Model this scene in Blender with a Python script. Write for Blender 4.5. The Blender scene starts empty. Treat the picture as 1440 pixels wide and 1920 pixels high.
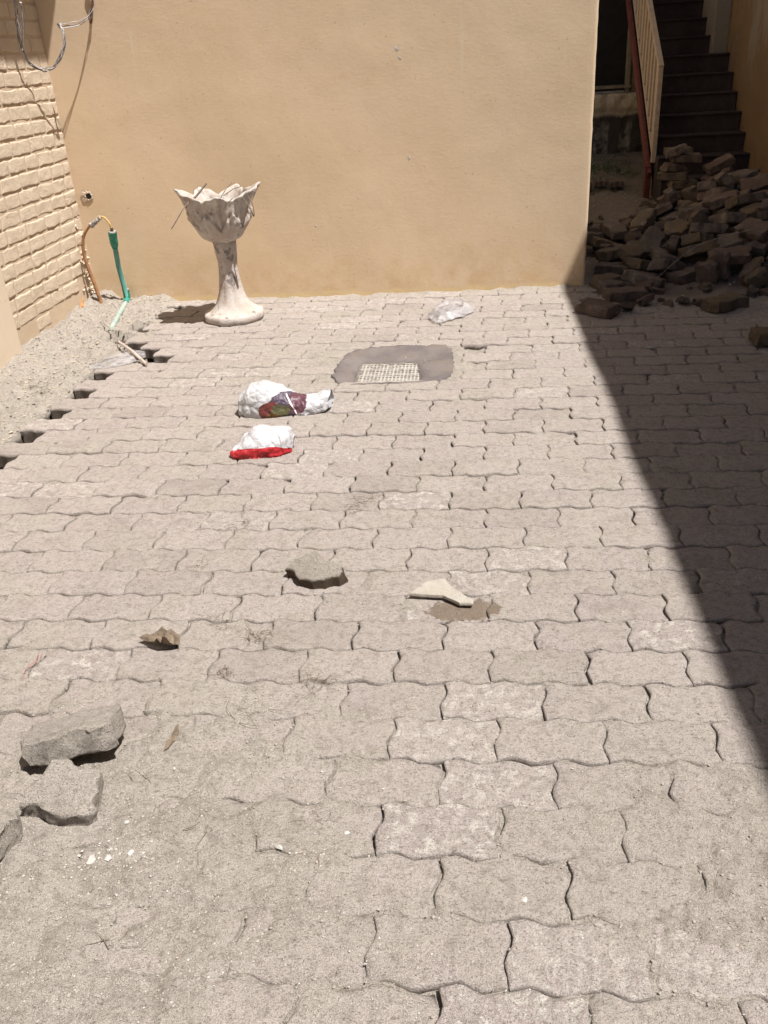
import bpy, bmesh, math, random
import numpy as np
from mathutils import Vector, Matrix, Euler, noise

# ---------------------------------------------------------------- camera, sky, sun, exposure
SC = bpy.context.scene
SC.render.resolution_x, SC.render.resolution_y = 768, 1024
cam_data = bpy.data.cameras.new("camera")
cam = bpy.data.objects.new("camera", cam_data)
SC.collection.objects.link(cam)
SC.camera = cam
cam_data.sensor_fit = 'VERTICAL'
cam_data.sensor_height = 24.0
cam_data.lens = 24.0 * 1626.87 / 1920.0
cam_data.clip_start = 0.02
cam_data.clip_end = 400.0
_R = ((0.9949224708, 0.0833168701, -0.0564586239),
      (-0.0109583648, -0.4679579421, -0.8836827930),
      (-0.1000459459, 0.8798145620, -0.4646688553))
CAM = Vector((-0.05575589, -0.86969313, 1.31468514))
_m = Matrix.Identity(4)
for _i in range(3):
    _m[_i][0] = _R[0][_i]; _m[_i][1] = -_R[1][_i]; _m[_i][2] = -_R[2][_i]
    _m[_i][3] = CAM[_i]
cam.matrix_world = _m

SUN = Vector((0.40, -0.20, 1.0)).normalized()          # direction towards the sun
world = bpy.data.worlds.new("World")
SC.world = world
world.use_nodes = True
_nt = world.node_tree
_sky = _nt.nodes.new('ShaderNodeTexSky')
_sky.sky_type = 'NISHITA'
_sky.sun_disc = False
_sky.sun_elevation = math.asin(SUN.z)
_sky.sun_rotation = math.atan2(SUN.x, SUN.y)
_sky.air_density = 1.0
_sky.dust_density = 2.0
_nt.links.new(_sky.outputs[0], _nt.nodes['Background'].inputs[0])
_nt.nodes['Background'].inputs[1].default_value = 0.046
sun_data = bpy.data.lights.new("sun", 'SUN')
sun_data.energy = 5.0
sun_data.angle = math.radians(0.55)
sun_data.color = (1.0, 0.972, 0.945)
sun = bpy.data.objects.new("sun", sun_data)
SC.collection.objects.link(sun)
sun.rotation_euler = SUN.to_track_quat('Z', 'Y').to_euler()
sun.location = (3, -2, 8)
SC.view_settings.view_transform = 'Standard'
SC.view_settings.look = 'None'
SC.view_settings.exposure = 0.71
SC.view_settings.gamma = 1.0
SC.cycles.max_bounces = 6
SC.cycles.diffuse_bounces = 4

# ---------------------------------------------------------------- small helpers
rnd = random.Random(7)
COL = SC.collection

def tag(o, label=None, cat=None, group=None, kind=None):
    if label: o['label'] = label
    if cat: o['category'] = cat
    if group: o['group'] = group
    if kind: o['kind'] = kind
    return o

def empty(name, loc, rot=(0, 0, 0)):
    o = bpy.data.objects.new(name, None)
    o.empty_display_size = 0.05
    o.location = loc; o.rotation_euler = rot
    COL.objects.link(o)
    return o

def mesh_obj(name, verts, faces, mat=None, parent=None, smooth=False, mats=None, midx=None):
    me = bpy.data.meshes.new(name)
    me.from_pydata([tuple(v) for v in verts], [], faces)
    me.validate(clean_customdata=False)
    if mats:
        for m in mats: me.materials.append(m)
        if midx: me.polygons.foreach_set('material_index', midx)
    elif mat: me.materials.append(mat)
    if smooth: me.polygons.foreach_set('use_smooth', [True] * len(me.polygons))
    o = bpy.data.objects.new(name, me)
    COL.objects.link(o)
    if parent: o.parent = parent
    return o

class MB:
    """collects shapes for ONE mesh object"""
    def __init__(s): s.v = []; s.f = []
    def add(s, v, f):
        n = len(s.v); s.v += [tuple(p) for p in v]; s.f += [tuple(i + n for i in q) for q in f]
    def box(s, c, d, rot=None, b=0.0):
        x, y, z = d[0] / 2, d[1] / 2, d[2] / 2
        if b <= 0:
            v = [Vector((i, j, k)) for i in (-x, x) for j in (-y, y) for k in (-z, z)]
            f = [(0, 1, 3, 2), (4, 6, 7, 5), (0, 4, 5, 1), (2, 3, 7, 6), (0, 2, 6, 4), (1, 5, 7, 3)]
        else:
            bm = bmesh.new(); bmesh.ops.create_cube(bm, size=1.0)
            for w in bm.verts: w.co = Vector((w.co.x * 2 * x, w.co.y * 2 * y, w.co.z * 2 * z))
            bmesh.ops.bevel(bm, geom=bm.edges[:], offset=b, segments=2, affect='EDGES', profile=0.6)
            bm.verts.index_update()
            v = [w.co.copy() for w in bm.verts]; f = [tuple(w.index for w in q.verts) for q in bm.faces]
            bm.free()
        if rot is not None: v = [rot @ p for p in v]
        s.add([p + Vector(c) for p in v], f)
    def tube(s, pts, r, n=8, cap=True):
        pts = [Vector(p) for p in pts]
        rr = r if isinstance(r, (list, tuple)) else [r] * len(pts)
        up = Vector((0.13, 0.31, 0.94)); vs = []; fs = []
        for i, p in enumerate(pts):
            t = (pts[min(i + 1, len(pts) - 1)] - pts[max(i - 1, 0)]).normalized()
            a = t.cross(up)
            if a.length < 1e-3: a = t.cross(Vector((1, 0, 0)))
            a.normalize(); b = t.cross(a)
            for k in range(n):
                an = 2 * math.pi * k / n
                vs.append(p + (a * math.cos(an) + b * math.sin(an)) * rr[i])
        for i in range(len(pts) - 1):
            for k in range(n):
                fs.append((i * n + k, i * n + (k + 1) % n, (i + 1) * n + (k + 1) % n, (i + 1) * n + k))
        if cap:
            fs.append(tuple(range(n))); fs.append(tuple(reversed(range((len(pts) - 1) * n, len(pts) * n))))
        s.add(vs, fs)
    def lathe(s, prof, n=32, c=(0, 0, 0)):
        vs = []; fs = []
        for (r, z) in prof:
            for k in range(n):
                a = 2 * math.pi * k / n
                vs.append((c[0] + r * math.cos(a), c[1] + r * math.sin(a), c[2] + z))
        for i in range(len(prof) - 1):
            for k in range(n):
                fs.append((i * n + k, i * n + (k + 1) % n, (i + 1) * n + (k + 1) % n, (i + 1) * n + k))
        s.add(vs, fs)
    def build(s, name, mat, parent=None, smooth=False):
        return mesh_obj(name, s.v, s.f, mat, parent, smooth)

def ss(a, b, x):
    t = min(1.0, max(0.0, (x - a) / (b - a))); return t * t * (3 - 2 * t)

def fbm(x, y, z=0.0, o=4):
    return noise.fractal(Vector((x, y, z)), 0.9, 2.1, o)

def catmull(pts, k=6):
    pts = [Vector(p) for p in pts]; out = []
    for i in range(len(pts) - 1):
        p0 = pts[max(i - 1, 0)]; p1 = pts[i]; p2 = pts[i + 1]; p3 = pts[min(i + 2, len(pts) - 1)]
        for j in range(k):
            t = j / k
            out.append(0.5 * ((2 * p1) + (p2 - p0) * t + (2 * p0 - 5 * p1 + 4 * p2 - p3) * t * t + (3 * p1 - p0 - 3 * p2 + p3) * t ** 3))
    out.append(pts[-1])
    return out

# ---------------------------------------------------------------- paving stone outline (wavy interlocking blocks)
U = 0.115            # half a block along the row
V = 0.12615          # one row
_G = [(0, 0), (0.12, 0.62), (0.24, 1.0), (0.36, 0.72), (0.5, -0.25), (0.62, -0.95), (0.72, -0.85), (0.86, -0.4), (1, 0)]

def edge_pts(p, d, n, amp, flip=False):
    """points from p going n unit steps of vector d, waving to the left hand side"""
    p = Vector(p); d = Vector(d); left = Vector((-d.y, d.x)).normalized(); out = []
    for i in range(n):
        for (t, g) in _G[:-1]:
            out.append(p + d * (i + t) + left * (g * amp))
    out.append(p + d * n)
    return out

def paver_outline(cut=None, R=None):
    """outline (counter-clockwise) of one block centred on the origin; cut = fraction kept, broken edge there"""
    A = 0.0078
    x0, x1, y0, y1 = -U, U, -V / 2, V / 2
    bot = edge_pts((x0, y0), (U, 0), 2, A)
    top = edge_pts((x0, y1), (U, 0), 2, A)
    lef = edge_pts((x0, y1), (0, -V), 1, A)
    rig = edge_pts((x1, y1), (0, -V), 1, A)
    pts = bot[:-1] + list(reversed(rig))[:-1] + list(reversed(top))[:-1] + lef[:-1]
    if cut is not None and R is not None:
        xc = x0 + 2 * U * cut
        bot = [p for p in bot if p.x < xc - 0.006]; top = [p for p in top if p.x < xc - 0.006]
        n = 6; brk = []
        sl = R.uniform(-0.035, 0.035)
        for i in range(n + 1):
            t = i / n
            brk.append(Vector((xc + sl * (t - .5) * 1.2 + R.uniform(-.008, .008), y0 + (y1 - y0) * t)))
        bot = [p for p in bot if p.x < brk[0].x - 0.004]; top = [p for p in top if p.x < brk[-1].x - 0.004]
        pts = bot + brk + list(reversed(top))[:-1] + lef[:-1]
    return pts

def inset_poly(pts, d):
    n = len(pts); out = []
    for i in range(n):
        a = pts[i - 1]; b = pts[i]; c = pts[(i + 1) % n]
        e1 = (b - a); e2 = (c - b)
        n1 = Vector((-e1.y, e1.x)); n2 = Vector((-e2.y, e2.x))
        nn = n1 / max(n1.length, 1e-6) + n2 / max(n2.length, 1e-6)
        nn = nn / max(nn.length, 1e-6)
        out.append(b + nn * d)
    return out

def sampler(pts):
    L_ = [0.0]
    for i in range(len(pts) - 1): L_.append(L_[-1] + (pts[i + 1] - pts[i]).length)
    def f(t):
        d = t * L_[-1]; i = 0
        while i < len(pts) - 2 and L_[i + 1] < d: i += 1
        return pts[i].lerp(pts[i + 1], min(1.0, (d - L_[i]) / max(1e-9, L_[i + 1] - L_[i])))
    return f

def four_edges(cut=None, R=None, gap=0.0):
    """bottom, top (left to right), left, right (bottom to top) of one block"""
    A = 0.0078; x0, x1, y0, y1 = -U + gap, U - gap, -V / 2 + gap, V / 2 - gap
    kx = (x1 - x0) / (2 * U); ky = (y1 - y0) / V
    bot = edge_pts((x0, y0), (U * kx, 0), 2, A); top = edge_pts((x0, y1), (U * kx, 0), 2, A)
    lef = list(reversed(edge_pts((x0, y1), (0, -V * ky), 1, A))); rig = list(reversed(edge_pts((x1, y1), (0, -V * ky), 1, A)))
    if cut is not None:
        xc = x0 + (x1 - x0) * cut; sl = R.uniform(-.03, .03)
        bot = [p for p in bot if p.x < xc - sl - .004]; top = [p for p in top if p.x < xc + sl - .004]
        a, b = bot[-1], top[-1]
        rig = [a] + [a.lerp(b, t) + Vector((.010 + R.uniform(-.009, .009), 0)) for t in (.15, .3, .5, .7, .85)] + [b]
    return bot, top, lef, rig

def coons(edges, us, vs_):
    fb, ft, fl, fr = (sampler(e) for e in edges); b0, b1, t0, t1 = fb(0), fb(1), ft(0), ft(1)
    B = [fb(u) for u in us]; T = [ft(u) for u in us]; out = []
    for v in vs_:
        l, r = fl(v), fr(v)
        for i, u in enumerate(us):
            out.append(B[i] * (1 - v) + T[i] * v + l * (1 - u) + r * u - (b0 * (1 - u) * (1 - v) + b1 * u * (1 - v) + t0 * (1 - u) * v + t1 * u * v))
    return out

def loose_stone_mesh(name, R, cut=None, thick=0.062, rough=0.0022, chips=2):
    """a dug-up block: wavy-edged prism with worn arrises, chips and rough faces"""
    us = [0, .018, .05, .1] + [k / 14 for k in range(2, 13)] + [.9, .95, .982, 1]
    vq = [0, .03, .08, .17, .3, .42, .55, .68, .82, .92, .97, 1]
    g = coons(four_edges(cut, R, .002), us, vq); nu, nv = len(us), len(vq); sd = R.uniform(0, 90)
    loop = [i for i in range(nu)] + [j * nu + nu - 1 for j in range(1, nv)] + [(nv - 1) * nu + i for i in range(nu - 2, -1, -1)] + [j * nu for j in range(nv - 2, 0, -1)]
    ed = lambda i, n: min(i, n - 1 - i)
    cx = sum(p.x for p in g) / len(g); cy = sum(p.y for p in g) / len(g)
    pts = []; fs = []
    for top in (True, False):
        for j in range(nv):
            for i in range(nu):
                e = min(ed(i, nu), ed(j, nv)); z = thick / 2 - {0: .0055, 1: .0012}.get(e, 0)
                pts.append(Vector((g[j * nu + i].x, g[j * nu + i].y, z if top else -z)))
    NG = nu * nv; n = len(loop)
    for z in (thick * .30, thick * .08, -thick * .15, -thick * .33):
        for k in loop: pts.append(Vector((g[k].x, g[k].y, z)))
    for j in range(nv - 1):
        for i in range(nu - 1):
            a = j * nu + i; fs.append((a, a + 1, a + nu + 1, a + nu)); a += NG; fs.append((a + nu, a + nu + 1, a + 1, a))
    chain = [[k for k in loop]] + [[2 * NG + r * n + k for k in range(n)] for r in range(4)] + [[NG + k for k in loop]]
    for r in range(5):
        for k in range(n): fs.append((chain[r + 1][k], chain[r + 1][(k + 1) % n], chain[r][(k + 1) % n], chain[r][k]))
    xr = max(p.x for p in pts)
    cd = [(Vector((R.choice((-U, xr)), R.choice((-1, 1)) * V / 2, thick / 2 * R.choice((1, 1, -1)))), R.uniform(.025, .05)) for _ in range(chips)]
    out = []
    for q in pts:
        for (c, r) in cd:
            dd = (q - c).length
            if dd < r: q = q + (Vector((cx, cy, 0)) - q).normalized() * (r - dd) * 0.5
        side = 1.0 if abs(q.z) < thick * .45 else .45
        k = noise.noise_vector(q * 38 + Vector((sd, 0, 0))) * rough * side + noise.noise_vector(q * 120 + Vector((0, sd, 0))) * rough * .55 * side
        out.append(q + k)
    me = bpy.data.meshes.new(name)
    me.from_pydata([tuple(v) for v in out], [], fs)
    me.polygons.foreach_set('use_smooth', [True] * len(me.polygons))
    me.set_sharp_from_angle(angle=math.radians(38))
    me.update()
    return me

CUTS = [None, None, 0.75, 0.55, None, 0.42]
_RV = random.Random(11)
LOOSE = [loose_stone_mesh('paving_stone', _RV, c, chips=3 + (i % 3), rough=.0065) for i, c in enumerate(CUTS)]
# === END COMMON
# ---------------------------------------------------------------- materials
class NT:
    def __init__(s, name):
        s.m = bpy.data.materials.new(name); s.m.use_nodes = True
        s.t = s.m.node_tree; s.b = s.t.nodes['Principled BSDF']
        s.b.inputs['Roughness'].default_value = 0.9
        s.b.inputs['Specular IOR Level'].default_value = 0.25
        s.co = s.t.nodes.new('ShaderNodeTexCoord').outputs['Object']
    def n(s, ty, **kw):
        nd = s.t.nodes.new(ty)
        for k, v in kw.items(): setattr(nd, k, v)
        return nd
    def link(s, a, b): s.t.links.new(a, b)
    def map(s, scale=(1, 1, 1), loc=(0, 0, 0), src=None):
        m = s.n('ShaderNodeMapping'); m.inputs['Scale'].default_value = scale; m.inputs['Location'].default_value = loc
        s.link(src or s.co, m.inputs['Vector']); return m.outputs[0]
    def noise(s, scale, detail=4, rough=0.55, vec=None, dist=0.0):
        nd = s.n('ShaderNodeTexNoise'); nd.inputs['Scale'].default_value = scale
        nd.inputs['Detail'].default_value = detail; nd.inputs['Roughness'].default_value = rough
        nd.inputs['Distortion'].default_value = dist
        s.link(vec or s.co, nd.inputs['Vector']); return nd.outputs['Fac']
    def voro(s, scale, feat='F1', vec=None, out='Distance'):
        nd = s.n('ShaderNodeTexVoronoi', feature=feat); nd.inputs['Scale'].default_value = scale
        s.link(vec or s.co, nd.inputs['Vector']); return nd.outputs[out]
    def ramp(s, src, a, b, lo=0.0, hi=1.0):
        nd = s.n('ShaderNodeMapRange', interpolation_type='SMOOTHSTEP')
        nd.inputs['From Min'].default_value = a; nd.inputs['From Max'].default_value = b
        nd.inputs['To Min'].default_value = lo; nd.inputs['To Max'].default_value = hi
        s.link(src, nd.inputs['Value']); return nd.outputs[0]
    def math(s, op, a, b=None):
        nd = s.n('ShaderNodeMath', operation=op)
        for i, v in enumerate((a, b)):
            if v is None: continue
            if isinstance(v, (int, float)): nd.inputs[i].default_value = v
            else: s.link(v, nd.inputs[i])
        return nd.outputs[0]
    def mix(s, f, a, b, mode='MIX'):
        nd = s.n('ShaderNodeMix', data_type='RGBA', blend_type=mode)
        for k, v in ((0, f), (6, a), (7, b)):
            if isinstance(v, (int, float)): nd.inputs[k].default_value = v
            elif isinstance(v, tuple): nd.inputs[k].default_value = (*v, 1)
            else: s.link(v, nd.inputs[k])
        return nd.outputs[2]
    def attr(s, name):
        nd = s.n('ShaderNodeAttribute', attribute_name=name); return nd.outputs['Fac']
    def xyz(s, src=None):
        nd = s.n('ShaderNodeSeparateXYZ'); s.link(src or s.co, nd.inputs[0]); return nd.outputs
    def bump(s, h, dist=0.002, strength=1.0, prev=None):
        nd = s.n('ShaderNodeBump'); nd.inputs['Distance'].default_value = dist; nd.inputs['Strength'].default_value = strength
        s.link(h, nd.inputs['Height'])
        if prev is not None: s.link(prev, nd.inputs['Normal'])
        return nd.outputs[0]
    def out(s, col=None, nor=None, rough=None):
        if col is not None:
            if isinstance(col, tuple): s.b.inputs['Base Color'].default_value = (*col, 1)
            else: s.link(col, s.b.inputs['Base Color'])
        if nor is not None: s.link(nor, s.b.inputs['Normal'])
        if rough is not None: s.b.inputs['Roughness'].default_value = rough
        return s.m

def grainy(name, c1, c2, c3, speck=0.5, grain=1.0, tone=False, dust=None):
    """concrete / sand: patches, dusting, dark and light grains, fine relief; world-sized so that grains match everywhere"""
    t = NT(name)
    f = t.ramp(t.noise(2.3, 5, 0.6), 0.38, 0.62)
    col = t.mix(f, c1, c2)
    g = t.ramp(t.noise(15, 6, 0.7), 0.40, 0.62)
    col = t.mix(t.math('MULTIPLY', g, 0.8), col, c3)
    if tone:
        a = t.attr('tone')
        clean = t.mix(t.ramp(t.noise(28, 5, .65), .35, .65), dust, tuple(x * .86 for x in dust))
        w = t.math('MULTIPLY', t.ramp(t.math('FRACT', t.math('MULTIPLY', a, 13.7)), 0.87, 0.9), t.ramp(t.noise(30, 7, 0.75), 0.48, 0.62))
        clean = t.mix(t.math('MULTIPLY', w, 0.75), clean, (0.64, 0.60, 0.53))
        dk = t.math('MULTIPLY', t.ramp(t.math('FRACT', t.math('MULTIPLY', a, 29.3)), 0.75, 0.95), .28)
        clean = t.mix(dk, clean, (0.20, 0.17, 0.14))
        clean = t.mix(t.ramp(t.math('FRACT', t.math('MULTIPLY', a, 51.7)), .0, 1.0, 0, .35), clean, (0.50, 0.44, 0.39))
        # how much dust lies on the block: more where sand is near, less on some blocks
        cov = t.math('ADD', t.attr('cover'), t.math('MULTIPLY', t.math('SUBTRACT', t.noise(7, 7, .7), .5), .040))
        cov = t.math('ADD', cov, t.math('MULTIPLY', t.math('SUBTRACT', a, .5), -.010))
        cov = t.math('SUBTRACT', cov, t.math('MULTIPLY', t.ramp(t.math('FRACT', t.math('MULTIPLY', a, 13.7)), 0.87, 0.9), .014))
        col = t.mix(t.ramp(cov, -.019, .001, .10, 1), clean, col)
        vv_ = t.map((1 / .098, 1 / .050, 0), (.078 / .098, -1.062 / .050, 0)); ln_ = t.n('ShaderNodeVectorMath', operation='LENGTH'); t.link(vv_, ln_.inputs[0])
        dd_ = t.math('ADD', ln_.outputs['Value'], t.math('MULTIPLY', t.math('SUBTRACT', t.noise(24, 5, .7), .5), 1.3))
        col = t.mix(t.ramp(dd_, .95, 1.08, .85, 0), col, (0.175, 0.125, 0.080))   # damp brown stain by the plaster shard
        col = t.mix(t.ramp(t.xyz()[2], -.006, -.016, 0, 1), col, (0.115, 0.090, 0.070))   # blocks turn dark brown below their top edge
    fine = t.noise(120, 4, 0.8, vec=t.map((.75, 1.3, 1)))
    col = t.mix(t.ramp(fine, 0.53, 0.66, 0, 0.66 * speck), col, (0.13, 0.105, 0.08))
    fine3 = t.noise(300, 3, 0.7, vec=t.map((1, 1, 1), (5, 2, 0)))
    col = t.mix(t.ramp(fine3, 0.56, 0.66, 0, 0.60 * speck), col, (0.09, 0.07, 0.055))
    fine2 = t.noise(340, 2, 0.6)
    col = t.mix(t.ramp(fine2, 0.60, 0.70, 0, 0.7 * speck), col, (0.46, 0.43, 0.38))
    mott = t.noise(45, 4, 0.65)
    col = t.mix(t.ramp(mott, 0.48, 0.66, 0, 0.36 * speck), col, (0.18, 0.152, 0.122))
    big = t.noise(8, 5, 0.65, vec=t.map((1, 1, 1), (9, 4, 1)))
    col = t.mix(t.ramp(big, 0.54, 0.72, 0, 0.30 * speck), col, (0.19, 0.16, 0.125))
    col = t.mix(t.ramp(big, 0.46, 0.30, 0, 0.35 * speck), col, (0.43, 0.385, 0.335))
    n0 = t.bump(t.noise(22, 3, 0.6), 0.006 * grain, 0.6)
    n1 = t.bump(t.noise(70, 5, 0.8, vec=t.map((.8, 1.25, 1))), 0.0095 * grain, 1.0, n0)
    n2 = t.bump(t.noise(260, 3, 0.75), 0.0045 * grain, 1.0, n1)
    return t.out(col, n2, 0.93)

M = {}
M['paver'] = grainy('paving_concrete', (0.405, 0.358, 0.308), (0.370, 0.327, 0.275), (0.430, 0.382, 0.328), 1.0, 0.9, True, (0.425, 0.362, 0.330))
M['sand'] = grainy('building_sand', (0.405, 0.358, 0.306), (0.370, 0.327, 0.274), (0.430, 0.382, 0.326), 1.0, 1.0)
_m = M['sand'].node_tree; _b = _m.nodes['Principled BSDF']; _src = _b.inputs['Base Color'].links[0].from_socket
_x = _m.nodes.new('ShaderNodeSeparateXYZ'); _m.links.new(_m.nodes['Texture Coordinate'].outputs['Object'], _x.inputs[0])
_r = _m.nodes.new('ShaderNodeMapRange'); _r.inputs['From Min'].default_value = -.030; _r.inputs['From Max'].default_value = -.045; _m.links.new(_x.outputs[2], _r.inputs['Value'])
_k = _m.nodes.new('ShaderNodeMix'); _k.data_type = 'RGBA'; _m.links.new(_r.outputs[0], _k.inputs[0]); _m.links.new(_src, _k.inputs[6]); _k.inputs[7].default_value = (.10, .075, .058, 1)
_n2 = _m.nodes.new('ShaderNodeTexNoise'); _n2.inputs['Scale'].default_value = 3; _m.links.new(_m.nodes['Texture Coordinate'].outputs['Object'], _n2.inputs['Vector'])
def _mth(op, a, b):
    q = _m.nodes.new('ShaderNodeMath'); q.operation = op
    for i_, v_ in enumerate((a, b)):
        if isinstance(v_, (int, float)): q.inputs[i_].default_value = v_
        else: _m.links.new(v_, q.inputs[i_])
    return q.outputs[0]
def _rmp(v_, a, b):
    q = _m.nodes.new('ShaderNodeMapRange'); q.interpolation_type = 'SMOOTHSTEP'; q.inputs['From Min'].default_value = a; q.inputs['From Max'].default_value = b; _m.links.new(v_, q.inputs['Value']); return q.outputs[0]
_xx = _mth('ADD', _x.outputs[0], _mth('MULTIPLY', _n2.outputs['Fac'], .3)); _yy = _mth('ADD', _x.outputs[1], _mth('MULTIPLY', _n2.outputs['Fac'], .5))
_k2 = _m.nodes.new('ShaderNodeMix'); _k2.data_type = 'RGBA'; _m.links.new(_mth('MULTIPLY', _mth('MULTIPLY', _rmp(_xx, .75, .95), _rmp(_yy, 4.2, 4.6)), .85), _k2.inputs[0]); _m.links.new(_k.outputs[2], _k2.inputs[6]); _k2.inputs[7].default_value = (.15, .12, .095, 1)  # passage ground painted darker to stand for the shade there
_m.links.new(_k2.outputs[2], _b.inputs['Base Color'])  # deep sand coloured dark to paint shade into the holes
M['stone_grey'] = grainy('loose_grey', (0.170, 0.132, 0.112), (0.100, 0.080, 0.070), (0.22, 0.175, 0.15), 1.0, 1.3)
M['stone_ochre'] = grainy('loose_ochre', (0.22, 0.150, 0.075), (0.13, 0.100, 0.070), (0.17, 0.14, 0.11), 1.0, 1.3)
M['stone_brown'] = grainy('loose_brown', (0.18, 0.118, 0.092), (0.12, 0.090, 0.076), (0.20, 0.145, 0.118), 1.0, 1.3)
M['stone_pale'] = grainy('dug_pale', (0.48, 0.425, 0.37), (0.42, 0.37, 0.315), (0.53, 0.475, 0.41), 0.9, 1.4)
M['plaster_chunk'] = grainy('plaster_chunk', (0.46, 0.41, 0.34), (0.42, 0.375, 0.31), (0.49, 0.45, 0.385), 0.3, 0.7)
M['grit_white'] = NT('grit_white').out((0.46, 0.44, 0.40)); M['grit_grey'] = NT('grit_grey').out((0.25, 0.22, 0.19)); M['grit_buff'] = NT('grit_buff').out((0.42, 0.35, 0.27))

M['clod'] = NT('sand_clod').out((0.33, 0.29, 0.247))
def wall_mat(name, base, low, dark, bump=1.0):
    t = NT(name)
    f = t.ramp(t.noise(1.3, 6, 0.6, dist=0.6), 0.32, 0.7)
    col = t.mix(f, base, low)
    f2 = t.ramp(t.noise(7, 5, 0.6), 0.5, 0.75, 0, 0.35)
    col = t.mix(f2, col, dark)
    st = t.noise(3.5, 4, 0.6, vec=t.map((6, 6, 0.5)))
    col = t.mix(t.ramp(st, 0.55, 0.8, 0, 0.22), col, dark)
    sp = t.noise(60, 2, 0.5)
    col = t.mix(t.ramp(sp, 0.70, 0.76, 0, 0.5), col, (0.2, 0.13, 0.07))
    n1 = t.bump(t.noise(4, 4, 0.5), 0.005 * bump, 0.5)
    n2 = t.bump(t.noise(34, 4, 0.65, vec=t.map((1, 1, 2.2))), 0.0010 * bump, 0.7, n1)
    n3 = t.bump(t.noise(240, 3, 0.6), 0.0006 * bump, 0.7, n2)
    return t, col, n3
t, col, nn = wall_mat('tan_render', (0.655, 0.505, 0.345), (0.635, 0.482, 0.318), (0.60, 0.435, 0.265))
# patchy foot dust, deepened to paint in warm light bounced off the ground
z = t.xyz()[2]
ft = t.math('MULTIPLY', t.ramp(z, 0.0, 0.42, 1, 0), t.ramp(t.noise(9, 5, 0.7), 0.35, 0.7))
col = t.mix(t.math('MULTIPLY', ft, 0.7), col, (0.54, 0.37, 0.20))
dr = t.noise(1, 3, .6, vec=t.map((34, 1, .9), (3, 0, 1)))
col = t.mix(t.math('MULTIPLY', t.ramp(dr, .64, .70, 0, .35), t.ramp(t.noise(2.5, 3, .6, vec=t.map((1, 1, 1), (7, 0, 2))), .52, .6)), col, (0.70, 0.60, 0.47))
ck = t.noise(2.2, 8, .8, dist=1.2)
crk = t.ramp(t.math('ABSOLUTE', t.math('SUBTRACT', ck, .5)), .0, .0035, 1, 0)
col = t.mix(t.math('MULTIPLY', crk, t.ramp(t.noise(1.1, 2, .5, vec=t.map((1, 1, 1), (2, 5, 8))), .55, .62, 0, .30)), col, (0.34, 0.22, 0.12))
ed = t.ramp(t.math('ADD', z, t.math('MULTIPLY', t.noise(9, 6, 0.8), -0.11)), -0.050, -0.030, 1, 0)
col = t.mix(ed, col, (0.66, 0.50, 0.28))
M['tan_wall'] = t.out(col, nn, 0.82)
t, col, nn = wall_mat('cream_brick', (0.60, 0.495, 0.375), (0.565, 0.455, 0.34), (0.50, 0.39, 0.28), 1.2)
nn = t.bump(t.noise(38, 6, 0.8), 0.011, 0.9, nn)
M['brick'] = t.out(col, nn, 0.85)
t, col, nn = wall_mat('brick_mortar', (0.50, 0.39, 0.28), (0.45, 0.35, 0.245), (0.38, 0.29, 0.20), 2.0)
M['mortar'] = t.out(col, nn, 0.9)
t, col, nn = wall_mat('cream_plaster', (0.60, 0.50, 0.38), (0.57, 0.465, 0.35), (0.52, 0.42, 0.30), 0.6)
M['cream'] = t.out(col, nn, 0.8)
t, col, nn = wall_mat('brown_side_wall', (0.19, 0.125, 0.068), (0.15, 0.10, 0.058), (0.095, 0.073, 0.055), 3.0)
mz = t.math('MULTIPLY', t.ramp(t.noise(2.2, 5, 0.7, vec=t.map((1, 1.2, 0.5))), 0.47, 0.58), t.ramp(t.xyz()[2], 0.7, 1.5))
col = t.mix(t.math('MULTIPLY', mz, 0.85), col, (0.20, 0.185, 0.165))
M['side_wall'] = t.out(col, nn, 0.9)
t, col, nn = wall_mat('grey_pillar', (0.17, 0.16, 0.14), (0.20, 0.17, 0.13), (0.08, 0.075, 0.07), 1.5); M['pillar'] = t.out(col, nn)
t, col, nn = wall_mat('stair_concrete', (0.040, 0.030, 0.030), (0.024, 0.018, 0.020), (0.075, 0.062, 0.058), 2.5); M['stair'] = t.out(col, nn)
t = NT('cement_mortar')
c = t.mix(t.ramp(t.noise(6, 5, 0.6), 0.35, 0.65), (0.125, 0.106, 0.102), (0.175, 0.150, 0.138))
wet = t.ramp(t.noise(9, 3, 0.5, vec=t.map((1, 1, 1), (2.1, 0, 0))), 0.5, 0.64, 0, 0.5)
c = t.mix(wet, c, (0.17, 0.135, 0.105))
c = t.mix(t.ramp(t.noise(140, 3, 0.6), 0.58, 0.72, 0, 0.3), c, (0.12, 0.1, 0.09))
M['cement'] = t.out(c, t.bump(t.noise(30, 6, 0.8), 0.010, 0.9), 0.8)
t = NT('pale_grate')
c = t.mix(t.ramp(t.noise(30, 5, 0.7), 0.48, 0.64), (0.37, 0.345, 0.305), (0.23, 0.20, 0.17))
M['grate'] = t.out(c, t.bump(t.noise(160, 3, 0.6), 0.001), 0.8)
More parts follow.
